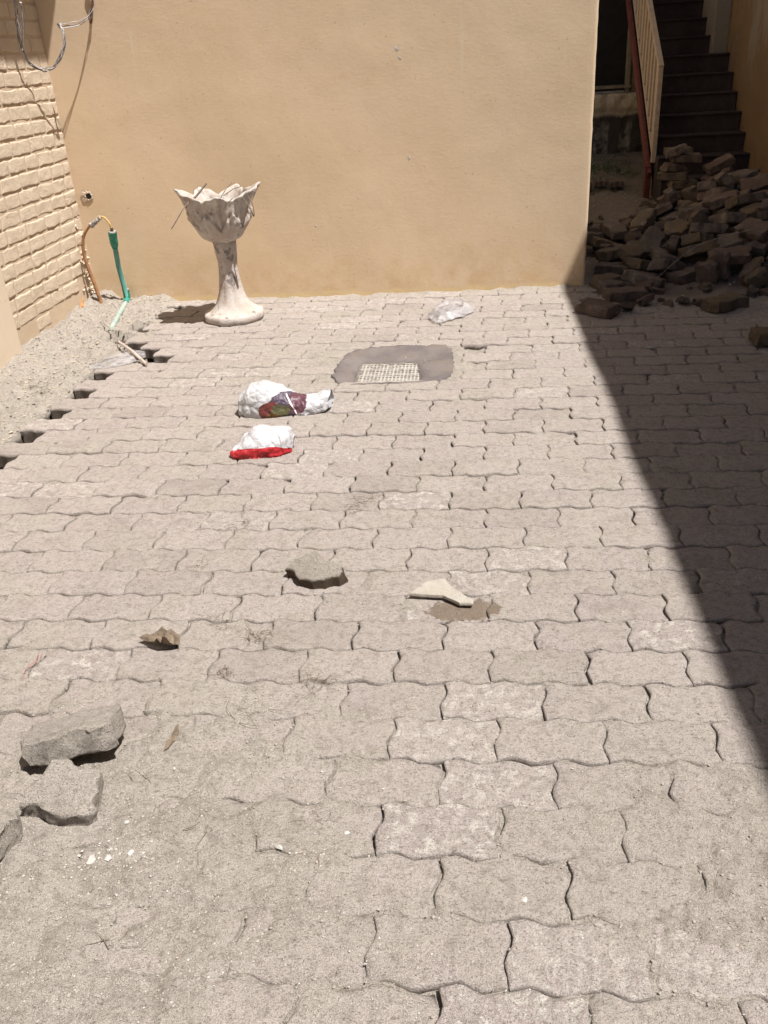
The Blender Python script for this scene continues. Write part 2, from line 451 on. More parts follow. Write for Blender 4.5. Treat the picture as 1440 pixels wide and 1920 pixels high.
# weathered white paint on the planter
t = NT('weathered_white_paint')
c = t.mix(t.ramp(t.noise(8, 6, 0.65), 0.4, 0.62), (0.47, 0.425, 0.385), (0.40, 0.335, 0.285))
c = t.mix(t.ramp(t.noise(22, 5, 0.7), 0.54, 0.68, 0, 0.75), c, (0.31, 0.235, 0.185))
c = t.mix(t.ramp(t.noise(11, 6, 0.75, vec=t.map((1, 1, 0.8), (3, 1, 4))), 0.57, 0.65, 0, 0.8), c, (0.14, 0.12, 0.11))
c = t.mix(t.ramp(t.noise(150, 3, 0.6), 0.62, 0.7, 0, 0.6), c, (0.24, 0.19, 0.15))
M['pot'] = t.out(c, t.bump(t.noise(90, 4, 0.7), 0.003, 0.9, t.bump(t.noise(18, 4, 0.6), 0.01, 0.7)), 0.75)
def plain(name, col, rough=0.7, var=0.15, scale=30, spec=0.3, metal=0.0, bump=0.0008):
    t = NT(name); d = tuple(x * (1 - var * 2) for x in col)
    c = t.mix(t.ramp(t.noise(scale, 5, 0.65), 0.35, 0.7), col, d)
    t.b.inputs['Specular IOR Level'].default_value = spec; t.b.inputs['Metallic'].default_value = metal
    return t.out(c, t.bump(t.noise(scale * 4, 3, 0.6), bump), rough)
M['pipe'] = plain('green_pipe', (0.10, 0.29, 0.25), 0.45, 0.12, 14, 0.4)
M['pipe_dusty'] = plain('dusty_green_pipe', (0.33, 0.40, 0.345), 0.8, 0.15, 22)
M['fitting'] = plain('dark_green_fitting', (0.03, 0.26, 0.185), 0.45, 0.15, 40, 0.4)
M['hose'] = plain('yellow_hose', (0.50, 0.33, 0.12), 0.6, 0.2, 40)
M['hose_low'] = plain('orange_brown_hose', (0.33, 0.17, 0.08), 0.7, 0.2, 30)
M['tape'] = plain('grey_tape', (0.42, 0.38, 0.35), 0.6, 0.3, 60)
M['wire'] = plain('grey_wire', (0.21, 0.195, 0.20), 0.55, 0.2, 60, 0.4)
M['wire_light'] = plain('pale_wire', (0.50, 0.47, 0.46), 0.5, 0.2, 60, 0.4)
M['wire_brown'] = plain('brown_cable', (0.20, 0.11, 0.075), 0.6, 0.2, 60)
M['stick'] = plain('dry_stick', (0.30, 0.24, 0.19), 0.85, 0.2, 50)
M['stick_pale'] = plain('pale_stick', (0.50, 0.42, 0.36), 0.7, 0.2, 50)
M['wood'] = plain('orange_wood', (0.40, 0.215, 0.10), 0.8, 0.2, 50)
M['leaf'] = plain('dry_leaf', (0.20, 0.15, 0.105), 0.85, 0.25, 60)
M['leaf_green'] = plain('weed_green', (0.06, 0.11, 0.03), 0.7, 0.25, 20)
M['straw'] = plain('straw', (0.19, 0.145, 0.10), 0.85, 0.25, 40)
M['rail'] = plain('cream_rail_paint', (0.42, 0.34, 0.26), 0.55, 0.10, 25)
M['red'] = plain('red_oxide_paint', (0.125, 0.032, 0.024), 0.6, 0.18, 18)
M['dark_door'] = plain('dark_door', (0.020, 0.016, 0.015), 0.7, 0.2, 12)
M['frame_wood'] = plain('door_frame_paint', (0.24, 0.20, 0.13), 0.7, 0.2, 14)
M['plinth'] = grainy('rough_plinth', (0.44, 0.37, 0.28), (0.36, 0.30, 0.23), (0.50, 0.43, 0.34), 1.0, 3.0)
M['dark_wall'] = grainy('dark_render', (0.10, 0.085, 0.07), (0.07, 0.06, 0.05), (0.13, 0.11, 0.09), 0.6, 2.0)
M['red_thread'] = plain('pink_thread', (0.40, 0.17, 0.16), 0.6)
M['string'] = plain('white_string', (0.6, 0.55, 0.5), 0.6)
M['damp'] = grainy('damp_sand', (0.20, 0.15, 0.105), (0.235, 0.18, 0.125), (0.18, 0.14, 0.10), 0.6, 1.0)
M['soil'] = grainy('planter_soil', (0.30, 0.25, 0.2), (0.24, 0.2, 0.16), (0.35, 0.3, 0.24), 1.0, 2.0)
M['terrain'] = grainy('dry_earth', (0.33, 0.29, 0.23), (0.30, 0.26, 0.2), (0.36, 0.32, 0.26), 0.5, 1.0)

# ---------------------------------------------------------------- ground heights
def mound(x, y):
    b = ss(4.15, 5.2, y) * (1 - ss(6.3, 7.0, y))
    return .34 * ss(.95, 2.1, x) * b + .10 * ss(1.5, 2.1, x) * ss(4.0, 4.35, y) * (1 - ss(4.6, 5, y))
HOLES = [(r, -17.0, -16.02) for r in (14, 16, 18, 20, 22, 24)] + [(26, -15.2, -14.1), (27, -16.1, -15.05), (28, -16.9, -16.02), (29, -17.9, -17.02), (31, -17.6, -16.8)]
SHIFT = [-.004, -.008, -.010, -.009, -.007, -.010, -.012, -.012, -.012, -.012, -.013, -.010, -.011, -.011, -.009, -.004, -.004, -.007, -.002, .002, .009, .019, .029, .024, .019, .024, .022, .019]
def shift(L):
    return SHIFT[L] if 0 <= L < len(SHIFT) else (-.004 if L < 0 else .015 + .006 * math.sin(L * 2.1))
def left_end(L):
    """left end of a row in half blocks"""
    if L < 26: return -17 if L % 2 else -16
    return {26: -14, 27: -15, 28: -16, 29: -17, 30: -16, 31: -17}.get(L, -17 if L % 2 else -16)
def in_hole(x, y):
    for (r, a, b) in HOLES:
        fy = y / V - r
        if -.1 < fy < 1.3:
            u = (x - shift(r)) / U
            if a - .03 + .10 * noise.noise(Vector((0, y * 40, r))) < u < b + .10 and -.05 < fy < 1.22: return True
    return False
SPOTS = [(.98, .06, .62, .0105), (-.62, .08, .48, .0135), (-.90, .30, .30, .012), (.56, .22, .30, .014), (-.46, .72, .2, .008), (-.42, 1.17, .10, .012), (.70, 1.9, .2, .006),
         (-.30, 1.72, .14, .007), (.28, 2.1, .16, .007), (-.62, 3.05, .12, .008), (-.78, 3.35, .16, .008), (-.25, 3.6, .15, .006), (-.06, 3.1, .1, .010), (-.55, 2.75, .1, .008)]
def sand_h(x, y):
    n3 = fbm(x * 50, y * 50, 1.3, 3)
    h = -.0140 + .0065 * fbm(x * 1.7, y * 1.7, 3.1, 3) + .0125 * fbm(x * 11, y * 11, 7.7, 4) + .0040 * n3
    c0 = h
    for (cx, cy, r, a) in SPOTS:
        d2 = ((x - cx) ** 2 + (y - cy) ** 2) / (r * r)
        if d2 < 6: h += a * 1.35 * math.exp(-d2) * (0.85 + 0.7 * noise.noise(Vector((x * 14, y * 14, 5))))
    # loose soil strip along the left wall
    edge = -1.965 + .05 * noise.noise(Vector((0, y * 3.1, 8)))
    if y > 3.35: edge += .02
    a = ss(edge + .03, edge - .08, x)
    if a > 0:
        h = h * (1 - a) + a * (.012 + .045 * ss(-2.05, -2.45, x) + .030 * fbm(x * 6, y * 6, 2.2, 4) + .022 * fbm(x * 22, y * 22, 4.2, 3))
    # corner by the pipe
    c = ss(3.95, 4.5, y) * ss(-1.75, -2.2, x)
    h += .03 * c * (0.6 + noise.noise(Vector((x * 9, y * 9, 2))))
    h += .012 * ss(4.35, 4.55, y) * (x < .65) * (.6 + noise.noise(Vector((x * 7, 3, 2))))
    # heap area on the right
    b = ss(.62, .95, x) * ss(3.80, 4.15, y)
    h += b * (.016 + .012 * fbm(x * 7, y * 7, 9, 4)) * (1 - ss(8.0, 8.4, y)) + mound(x, y)
    q = ss(1.0, 1.7, x + (y - 3.7) * .9) * ss(3.35, 3.8, y)
    h += q * (.014 + .010 * fbm(x * 11, y * 11, 6, 4)) * (y < 8)
    if y > 4.6: h += .008 * fbm(x * 5, y * 5, 1, 4)
    # raised planting strip beyond the heap
    if y > 8.3: h += .10 * ss(8.5, 8.56, y) + .16 * ss(8.6, 9.9, y) + .02 * fbm(x * 8, y * 8, 4, 4)
    if h > .004: h = .004 + (h - .004) * .75 + .0022 * n3 + .0050 * max(0, fbm(x * 24, y * 24, 9.2, 3)) + .0016 * fbm(x * 95, y * 95, 2, 2)
    if in_hole(x, y): h = -.110 + .006 * fbm(x * 30, y * 30, 2)
    # drain recess
    if -.60 < x < -.24 and 2.90 < y < 3.23: h = -.075
    elif -.655 < x < -.175 and 2.888 < y < 3.375: h = -.030
    elif abs(x + .42) < .34 and abs(y - 3.135) < .30: h = min(max(h, -.006), -.001)
    return h
def top_h(x, y):
    return max(sand_h(x, y), 0.0 if x > -1.95 and y < 4.6 else -1)

def axis(segs):
    out = [segs[0][0]]
    for (a, b, st) in segs:
        n = max(1, int(round((b - a) / st)))
        out += [a + (b - a) * (i + 1) / n for i in range(n)]
    return out
xs = axis([(-3.2, -2.5, .1), (-2.5, -1.8, .0085), (-1.8, -1.1, .011), (-1.1, .62, .0085), (.62, 2.45, .016)])
ys = axis([(-2.4, -.25, .07), (-.25, .9, .0075), (.9, 2.0, .011), (2.0, 4.6, .018), (4.6, 8.2, .03), (8.2, 10.6, .05)])
nx, ny = len(xs), len(ys)
vv = np.zeros((nx * ny, 3)); k = 0
for y in ys:
    for x in xs:
        vv[k] = (x, y, sand_h(x, y)); k += 1
ii, jj = np.meshgrid(np.arange(nx - 1), np.arange(ny - 1)); a = (jj * nx + ii).ravel()
quads = np.stack([a, a + 1, a + nx + 1, a + nx], 1)
me = bpy.data.meshes.new('sand')
me.vertices.add(nx * ny); me.vertices.foreach_set('co', vv.ravel())
me.loops.add(quads.size); me.loops.foreach_set('vertex_index', quads.ravel().astype(np.int32))
me.polygons.add(len(quads)); me.polygons.foreach_set('loop_start', np.arange(len(quads), dtype=np.int32) * 4)
me.polygons.foreach_set('loop_total', np.full(len(quads), 4, dtype=np.int32))
me.polygons.foreach_set('use_smooth', np.ones(len(quads), dtype=bool))
me.update(calc_edges=True); me.validate()
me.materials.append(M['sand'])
sand = bpy.data.objects.new('ground', me); COL.objects.link(sand)
tag(sand, 'dry grey sand and grit filling the joints and covering the edges of the paving', 'ground', kind='structure')
far = mesh_obj('terrain', [(-60, -60, -.13), (60, -60, -.13), (60, 60, -.13), (-60, 60, -.13)], [(0, 1, 2, 3)], M['terrain'])
tag(far, 'bare dry earth around the yard', 'terrain', kind='structure')

# ---------------------------------------------------------------- pavement of wavy interlocking blocks (one sheet)
pv = []; pf = []; tone = []; cover = []
US1 = [0, .014, .035, .07] + [k / 16 for k in range(2, 15)] + [.93, .965, .986, 1]; VS1 = [0, .028, .065, .13, .24, .36, .5, .64, .76, .87, .935, .972, 1]
US2 = [0, .03] + [k / 14 for k in range(1, 14)] + [.97, 1]; VS2 = [0, .06, .18, .35, .5, .65, .82, .94, 1]
GRIDS = {}
for gi, gp in enumerate((.0016, .0022, .0028)):
    GRIDS[(0, gi)] = coons(four_edges(gap=gp), US1, VS1); GRIDS[(1, gi)] = coons(four_edges(gap=gp), US2, VS2)
WHITE = [(.11, .063), (-.035, .695), (.108, 1.342), (.026, 1.198)]
def lay_block(cx, cy, R):
    dz = R.gauss(0, .0021); tx = R.gauss(0, .010); ty = R.gauss(0, .007); rz = R.gauss(0, .010)
    ox = R.gauss(0, .0010); oy = R.gauss(0, .0014); tn = R.random(); sd = R.uniform(0, 50)
    lod = 0 if cy < 2.6 else 1; us, vq = (US1, VS1) if lod == 0 else (US2, VS2); g = GRIDS[(lod, R.choice((0, 1, 1, 2)))]
    nu, nv = len(us), len(vq); cs, sn = math.cos(rz), math.sin(rz); b0 = len(pv)
    for (wx, wy) in WHITE:
        if abs(cx - wx) < .115 and abs(cy - wy) < .063: tn = .0693
    prof = {0: -.0034, 1: -.0009} if lod == 0 else {0: -.0030}
    chip = (R.choice((-U, U)), R.choice((-V / 2, V / 2)), R.uniform(.014, .042)) if R.random() < .5 else None
    def P_(x, y, z, js):
        jn = noise.noise_vector(Vector((x * 55 + sd, y * 55, 3))); x += jn.x * .0026 * js; y += jn.y * .0026 * js
        X = cx + ox + x * cs - y * sn; Y = cy + oy + x * sn + y * cs
        pv.append((X, Y, z + dz + x * ty + y * tx)); tone.append(tn)
    for jv in range(nv):
        for iu in range(nu):
            p = g[jv * nu + iu]; e = min(iu, nu - 1 - iu, jv, nv - 1 - jv); z = prof.get(e, 0.0)
            if chip:
                d_ = math.hypot(p.x - chip[0], p.y - chip[1])
                if d_ < chip[2]: z -= (chip[2] - d_) * .45
            z += .0009 * noise.noise(Vector((p.x * 26 + sd, p.y * 26, 0))) + (.0012 * noise.noise(Vector((p.x * 110 + sd, p.y * 110, 0))) if e < 3 else 0)
            P_(p.x, p.y, z, 1 if e < 3 else .3)
    for jv in range(nv - 1):
        for iu in range(nu - 1): a = b0 + jv * nu + iu; pf.append((a, a + 1, a + nu + 1, a + nu))
    loop = [i for i in range(nu)] + [j * nu + nu - 1 for j in range(1, nv)] + [(nv - 1) * nu + i for i in range(nu - 2, -1, -1)] + [j * nu for j in range(nv - 2, 0, -1)]
    n = len(loop); prev = [b0 + k for k in loop]
    for z in (-.014, -.06):
        st = len(pv)
        for k in loop: P_(g[k].x, g[k].y, z, 1)
        cur = [st + k for k in range(n)]
        for k in range(n): pf.append((cur[k], cur[(k + 1) % n], prev[(k + 1) % n], prev[k]))
        prev = cur
RP = random.Random(21)
for L in range(-16, 36):
    cy = (L + .5) * V
    u = left_end(L)
    while True:
        cx = (u + 1) * U + shift(L)
        if cx + U > 2.40: break
        u += 2
        if cy > 4.52 and cx < .75: continue
        if abs(cx + .42) < .335 and abs(cy - 3.135) < .27: continue
        if cy > 4.0 and cx > .95: continue
        lay_block(cx, cy, RP)
# remains of the paving in the passage
for L in range(36, 64):
    cy = (L + .5) * V
    for i in range(-1, 4):
        cx = .70 + (i + .5 * (L % 2)) * .232
        if cx - U < .66: continue
        if RP.random() < .55 and cx < 1.35: lay_block(cx, cy, RP)
pav = mesh_obj('pavement', pv, pf, M['paver'], smooth=True)
at = pav.data.attributes.new('tone', 'FLOAT', 'POINT'); at.data.foreach_set('value', np.array(tone, dtype=np.float32))
co_ = np.array(pv)
cv_ = np.array([sand_h(p[0], p[1]) if k % 3 == 0 else 0 for k, p in enumerate(pv)], dtype=np.float32); cv_[1::3] = cv_[0::3][:len(cv_[1::3])]; cv_[2::3] = cv_[0::3][:len(cv_[2::3])]
at = pav.data.attributes.new('cover', 'FLOAT', 'POINT'); at.data.foreach_set('value', cv_)
tag(pav, 'wavy interlocking concrete paving blocks laid in long rows, dusted with sand', 'pavement', kind='structure')

# ---------------------------------------------------------------- grit, straw (nobody could count it)
RG = random.Random(3)
gv = []; gf = []; gm = []
_ic = [(0, 0, 1), (.9, 0, .1), (.28, .85, 0), (-.72, .52, .1), (-.7, -.5, -.05), (.3, -.85, 0), (0, 0, -1)]
_if = [(0, 1, 2), (0, 2, 3), (0, 3, 4), (0, 4, 5), (0, 5, 1), (6, 2, 1), (6, 3, 2), (6, 4, 3), (6, 5, 4), (6, 1, 5)]
def grit(x, y, s, m, z=None):
    b = len(gv); rx = RG.uniform(.6, 1.4); ry = RG.uniform(.6, 1.3); rz = RG.uniform(.4, .9); an = RG.uniform(0, 6.3)
    zz = (top_h(x, y) if z is None else z) + s * .25
    for (a, bb, c) in _ic:
        a *= rx * RG.uniform(.75, 1.25); bb *= ry * RG.uniform(.75, 1.25); c *= rz
        gv.append((x + s * (a * math.cos(an) - bb * math.sin(an)), y + s * (a * math.sin(an) + bb * math.cos(an)), zz + s * c))
    for f in _if: gf.append(tuple(i + b for i in f)); gm.append(m)
for i in range(9000):
    y = -.25 + 4.7 * RG.random() ** 2.0; x = RG.uniform(-1.0 - .35 * y, .55 + .25 * y)
    w = .25 + (y < .8) * .45 * (x < 0) + 1.0 * (x < -1.9)
    if RG.random() > w: continue
    s = RG.choice((.0009, .0012, .0016, .0021)) * (1 + .35 * y)
    grit(x, y, s, RG.choice((0, 0, 1, 1, 1, 2, 2)))
for i in range(9000):
    y = -.25 + 2.2 * RG.random() ** 1.4; x = RG.uniform(-1.1 - .4 * y, .6 + .3 * y); c_ = sand_h(x, y)
    if c_ < -.004 and RG.random() > .06: continue
    grit(x, y, RG.uniform(.0012, .0034), 3)
for i in range(2600):
    x = RG.uniform(-2.44, -1.92); y = RG.uniform(1.9, 4.56)
    grit(x, y, RG.uniform(.002, .0085) * RG.uniform(.4, 1), RG.choice((3, 3, 1)))
for i in range(900):
    x = RG.uniform(-2.4, -1.95); y = RG.uniform(2.2, 4.55)
    grit(x, y, RG.uniform(.002, .009), RG.choice((2, 1, 1, 2, 2)))
for i in range(700):
    x = RG.uniform(.7, 2.35); y = RG.uniform(3.9, 8.4)
    grit(x, y, RG.uniform(.004, .014), RG.choice((1, 1, 2)))
for (cx, cy, r, n, big) in [(-.37, .28, .06, 90, .0035), (-.35, .32, .05, 60, .0028), (-.78, .22, .06, 50, .003), (-.95, .62, .10, 130, .0022), (-.72, .20, .10, 60, .0030), (-.5, 1.1, .09, 120, .0024), (-.55, .05, .2, 120, .002)]:
    for i in range(n):
        x = RG.gauss(cx, r * .55); y = RG.gauss(cy, r * .45)
        grit(x, y, RG.uniform(.0009, big), RG.choice((0, 0, 0, 2)))
for (x, y, s, m) in [(-.425, .262, .010, 0), (-.30, .30, .008, 0), (-.735, .30, .006, 0), (-.775, .215, .016, 0), (-.74, .215, .010, 0), (-.705, .235, .008, 0), (-.535, -.02, .009, 1), (-.69, .46, .006, 0), (.03, .165, .007, 0)]:
    grit(x, y, s, m)
gr = mesh_obj('gravel', gv, gf, mats=[M['grit_white'], M['grit_grey'], M['grit_buff'], M['clod']], midx=gm)
tag(gr, 'white and grey grit and pebbles scattered over the paving', 'gravel', kind='stuff')

mb = MB()
def tuft(cx, cy, n, r):
    for i in range(n):
        a = RG.uniform(0, 6.28); l = r * RG.uniform(.4, 1.3); b = a + RG.uniform(-1.2, 1.2)
        x0 = cx + RG.gauss(0, r * .35); y0 = cy + RG.gauss(0, r * .3); z = top_h(x0, y0)
        p = [(x0, y0, z + .002), (x0 + l * .5 * math.cos(a), y0 + l * .5 * math.sin(a), z + .004 + RG.uniform(0, .008)), (x0 + l * math.cos(a) * .6 + l * .4 * math.cos(b), y0 + l * .6 * math.sin(a) + l * .4 * math.sin(b), z + .002)]
        q_ = catmull(p, 4); w_ = RG.uniform(.0004, .0009); mb.tube(q_, [w_ * (1 - .7 * k_ / len(q_)) for k_ in range(len(q_))], 4, False)
for (x, y, n, r) in [(-.62, .93, 26, .05), (-.43, .75, 26, .05), (-.66, .78, 16, .04), (-.42, 1.68, 22, .07), (-.80, 1.55, 14, .05), (-.35, .33, 5, .05), (-.60, .30, 3, .06), (-.75, .42, 3, .04), (-.58, .62, 6, .08), (-.86, 1.30, 8, .05), (-.68, .05, 5, .05), (-2.1, 2.9, 20, .09), (-1.95, 3.3, 24, .09), (-.75, 1.02, 6, .09), (.62, 1.9, 10, .05)]:
    tuft(x, y, n, r)
st = mb.build('dry_grass', M['straw'])
tag(st, 'brown dry grass stalks and roots lying in tufts on the paving', 'dry grass', kind='stuff')

mb = MB()
for i in range(2600):
    x = RG.uniform(.72, 1.7); y = RG.gauss(9.0, .38); z = sand_h(x, y) + RG.uniform(0, .05)
    if RG.random() > .3 + .8 * (noise.noise(Vector((x * 3, y * 3, 0))) + .3): continue
    a = RG.uniform(0, 6.28); s = RG.uniform(.012, .03); d = Vector((math.cos(a), math.sin(a), RG.uniform(.1, .9))) * s; w = Vector((-math.sin(a), math.cos(a), 0)) * s * .35
    p = Vector((x, y, z)); mb.add([p, p + d * .5 + w, p + d, p + d * .5 - w], [(0, 1, 2, 3)])
wd = mb.build('weeds', M['leaf_green'])
tag(wd, 'low green weeds on the raised soil at the end of the passage', 'weeds', kind='stuff')

for m_ in LOOSE: m_.materials.append(M['stone_brown'])

# ---------------------------------------------------------------- rendered tan wall (end of the neighbouring building)
def wall_grid(name, mat, p0, ux, uz, nu, nv, nrm, amp, parent=None, edge=0.0):
    """one relief face"""
    p0, ux, uz, nrm = Vector(p0), Vector(ux), Vector(uz), Vector(nrm); vs = []; fs = []
    for j in range(nv + 1):
        for i in range(nu + 1):
            p = p0 + ux * (i / nu) + uz * (j / nv)
            p = p + nrm * (amp * fbm(p.x * 2 + p.y * 2, p.z * 2, 4, 4))
            if i == nu: p = p + ux.normalized() * (edge * noise.noise(Vector((p.z * 18, 0, 3))))
            vs.append(p)
    for j in range(nv):
        for i in range(nu):
            a = j * (nu + 1) + i; fs.append((a, a + 1, a + nu + 2, a + nu + 1))
    return mesh_obj(name, vs, fs, mat, parent, True)
WY = 4.58
b_tan = empty('tan_building', (-.9, WY + 1.5, 0))
tag(b_tan, 'smooth tan rendered wall of the building across the end of the yard', 'building')
def put(o, par):
    o.parent = par; o.matrix_parent_inverse = Matrix.Translation(-par.location); return o
WX = .655
vs = []; fs = []
# front face + rounded right-hand corner in one sheet, then the side running back
cols = [-2.75 + (WX - .02 + 2.75) * i / 110 for i in range(111)]
path = [(x, WY, 0) for x in cols] + [(WX - .012, WY + .001, 0), (WX - .005, WY + .005, 0), (WX - .001, WY + .012, 0), (WX, WY + .03, 0)] + [(WX, WY + .03 + .35 * i, 0) for i in range(1, 14)]
zs = [-.12 + 5.0 * (j / 110) for j in range(111)]  # unseen upper wall made taller to keep sky light out of the passage
for zz in zs:
    for (x, y, _) in path:
        e = noise.noise(Vector((zz * 23, 1, 2))) * .0035 if x > WX - .03 else 0
        dy = .004 * fbm(x * 1.8, zz * 1.8, 3, 4) if y < WY + .02 else 0
        vs.append((x + e, y - dy + .0, zz))
n = len(path)
for j in range(len(zs) - 1):
    for i in range(n - 1):
        a = j * n + i; fs.append((a, a + 1, a + n + 1, a + n))
put(mesh_obj('wall', vs, fs, M['tan_wall'], smooth=True), b_tan)
mb = MB(); mb.box((-1.05, WY + 2.35, 4.94), (3.5, 4.8, .12), b=.01)
put(mb.build('roof_slab', M['cream']), b_tan)
# scars where the paint has come off
def scar(cx, cz, r, n=13):
    """small chipped patch of bare plaster standing 2 mm proud"""
    pts = []; y_ = WY - .004 * fbm(cx * 1.8, cz * 1.8, 3, 4)
    for k in range(n):
        a = 2 * math.pi * k / n; q = r * RG.uniform(.35, 1.2); pts.append((cx + q * math.cos(a) * .8, y_ - .0004, cz + q * math.sin(a)))
    mb = MB(); mb.add([(cx, y_ - .0016, cz)] + pts, [(0, (k + 1) % n + 1, k + 1) for k in range(n)])
    put(mb.build('paint_scar', M['scar']), b_tan)
M['scar'] = plain('bare_plaster', (0.60, 0.53, 0.46), 0.9)
for q in ((-.44, 1.345, .022), (-.425, 1.30, .012), (-.395, .78, .017), (-1.43, 1.70, .010), (-.98, .42, .010), (-1.0, .34, .007)): scar(*q)

# ---------------------------------------------------------------- brick-faced wall on the left
LX = -2.455
b_br = empty('brick_wall', (LX - .15, 3.9, 0))
tag(b_br, 'cream painted wall with rough brick facing on the left of the yard', 'wall')
mb = MB(); mb.box((LX - .10, 3.99, 1.45), (.2, 1.2, 3.2)); put(mb.build('mortar_bed', M['mortar']), b_br)
RB = random.Random(9)
bv = []; bf = []
def brick(y0, y1, z0, z1, proud):
    """one rough brick: rounded front grid"""
    sd = RB.uniform(0, 99); UU = (0, .02, .05, .1, .2, .35, .5, .65, .8, .9, .95, .98, 1); VQ = (0, .05, .12, .25, .5, .75, .88, .95, 1); nu, nv = 12, 8; b = len(bv); tl = RB.uniform(-.05, .05)
    for j in range(nv + 1):
        for i in range(nu + 1):
            u = UU[i]; v = VQ[j]
            e = min(u, 1 - u) * (y1 - y0); f = min(v, 1 - v) * (z1 - z0)
            r = .0055; k = min(1, e / r + .0); m = min(1, f / r)
            d = proud * (math.sqrt(max(0, 1 - (1 - k) ** 2)) * math.sqrt(max(0, 1 - (1 - m) ** 2)))
            y = y0 + (y1 - y0) * u; zq = z0 + (z1 - z0) * v + tl * (u - .5) * .05
            ny_ = noise.noise_vector(Vector((y * 22 + sd, zq * 22, 0)))
            bv.append((LX - .004 + d * 1.05 + d * .5 * ny_.x, y + ny_.y * .007, zq + ny_.z * .007))
    for j in range(nv):
        for i in range(nu):
            a = b + j * (nu + 1) + i; bf.append((a, a + 1, a + nu + 2, a + nu + 1))
BZ = .0815
for r in range(0, 36):
    z0 = .052 + r * BZ; y = 3.38 - RB.uniform(0, .14)
    while y < WY - .02:
        w = RB.uniform(.14, .235)
        y1 = min(y + w, WY - .004)
        if WY - .004 - y1 < .05: y1 = WY - .004
        bad = (z0 < .45 and y > 4.33 and RB.random() < .55) or (z0 < .1 and RB.random() < .5)
        if not bad: brick(y + .0062, y1 - .0062, z0 + .004, z0 + BZ - .006, RB.uniform(.0055, .0100))
        y = y1
put(mesh_obj('brick_facing', bv, bf, M['brick'], smooth=True), b_br)
# crumbling plaster in the corner
mb = MB()
for i in range(110):
    z0 = abs(RB.gauss(0, .2)); y0 = 4.57 - abs(RB.gauss(0, .06)) - .02
    s = RB.uniform(.004, .013)
    mb.box((LX + RB.uniform(-.002, .006), y0, z0 + .03), (s, s * 1.6, s * 1.4), Euler((RB.uniform(-1, 1), RB.uniform(-1, 1), 0)).to_matrix(), .001)
put(mb.build('crumbled_plaster', M['brick']), b_br)
b_pl = empty('plaster_wall', (LX - .1, 1.0, 0))
tag(b_pl, 'smooth pale plaster pier at the left edge of the yard beside the brick facing', 'wall')
mb = MB(); mb.box((LX - .075, .39, 1.45), (.27, 6.0, 3.2), b=.012)
put(mb.build('pier', M['cream']), b_pl)
b_sl = empty('balcony_slab', (-2.2, 2, 3.05))
tag(b_sl, 'concrete balcony slab over the left wall of the yard', 'balcony')
mb = MB(); mb.box((-2.12, .86, 3.13), (.668, 7.4, .155), b=.01); put(mb.build('slab', M['cream']), b_sl)

# hole in the corner above the pipe
t_h = empty('pipe_hole', (-2.36, WY, .71))
tag(t_h, 'small dark hole with crumbled plaster in the corner between brick and tan walls', 'hole')
mb = MB(); vs = []; fs = []
for q_, dp in ((1.0, 0), (1.15, .003), (1.4, .002), (1.8, -.003)):
    for k in range(28):
        a = 2 * math.pi * k / 28; r = .0165 * q_ * (1 + (q_ - 1) * .9 * max(0, -math.cos(a)) + .35 * (q_ > 1) * noise.noise(Vector((math.cos(a) * 2.3, math.sin(a) * 2.3, q_))))
        vs.append((-2.372 + r * math.cos(a), WY - .004 - max(0, dp + .006 * noise.noise(Vector((a * 3, q_ * 5, 1)))), .655 + r * math.sin(a)))
for i in range(3):
    for k in range(28): fs.append((i * 28 + k, i * 28 + (k + 1) % 28, (i + 1) * 28 + (k + 1) % 28, (i + 1) * 28 + k))
mb.add(vs, fs)
put(mb.build('crumbled_rim', M['brick']), t_h)
mb = MB(); mb.tube([(-2.372, WY - .0065, .655), (-2.372, WY + .03, .655)], [.0165, .0165], 14); put(mb.build('hole_mouth', plain('black_hole', (.015, .01, .008), .9)), t_h)

# ---------------------------------------------------------------- building on the right, its long wall shades the yard
b_r = empty('shading_building', (2.6, 2, 0))
tag(b_r, 'tall brown stained wall of the building on the right, throwing the shade', 'building')
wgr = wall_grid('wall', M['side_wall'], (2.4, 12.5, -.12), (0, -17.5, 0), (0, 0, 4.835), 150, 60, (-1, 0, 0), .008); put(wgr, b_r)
mb = MB(); mb.box((2.72, 3.75, 2.25), (.62, 17.4, 4.93)); put(mb.build('wall_core', M['cream']), b_r)
mb = MB(); mb.box((2.325, 9.6, 1.8), (.145, 1.9, 3.8), b=.012); put(mb.build('pillar', M['pillar']), b_r)

# ---------------------------------------------------------------- stair in the passage
b_s = empty('concrete_stair', (2.0, 7.2, 0))
tag(b_s, 'dark concrete stair climbing along the brown wall behind the rubble', 'stair')
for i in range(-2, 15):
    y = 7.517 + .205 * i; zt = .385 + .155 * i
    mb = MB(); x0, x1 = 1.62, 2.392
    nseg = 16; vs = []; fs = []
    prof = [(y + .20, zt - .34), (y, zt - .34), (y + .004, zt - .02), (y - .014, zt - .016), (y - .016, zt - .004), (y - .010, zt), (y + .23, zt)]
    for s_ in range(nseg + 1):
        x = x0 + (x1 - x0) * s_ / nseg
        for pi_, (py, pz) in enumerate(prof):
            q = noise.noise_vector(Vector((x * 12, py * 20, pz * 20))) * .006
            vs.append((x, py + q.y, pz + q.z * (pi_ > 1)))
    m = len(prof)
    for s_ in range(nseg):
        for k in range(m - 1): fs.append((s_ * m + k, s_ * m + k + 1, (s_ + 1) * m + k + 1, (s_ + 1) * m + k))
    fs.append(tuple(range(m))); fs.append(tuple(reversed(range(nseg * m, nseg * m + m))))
    put(mesh_obj('step', vs, fs, M['stair']), b_s)

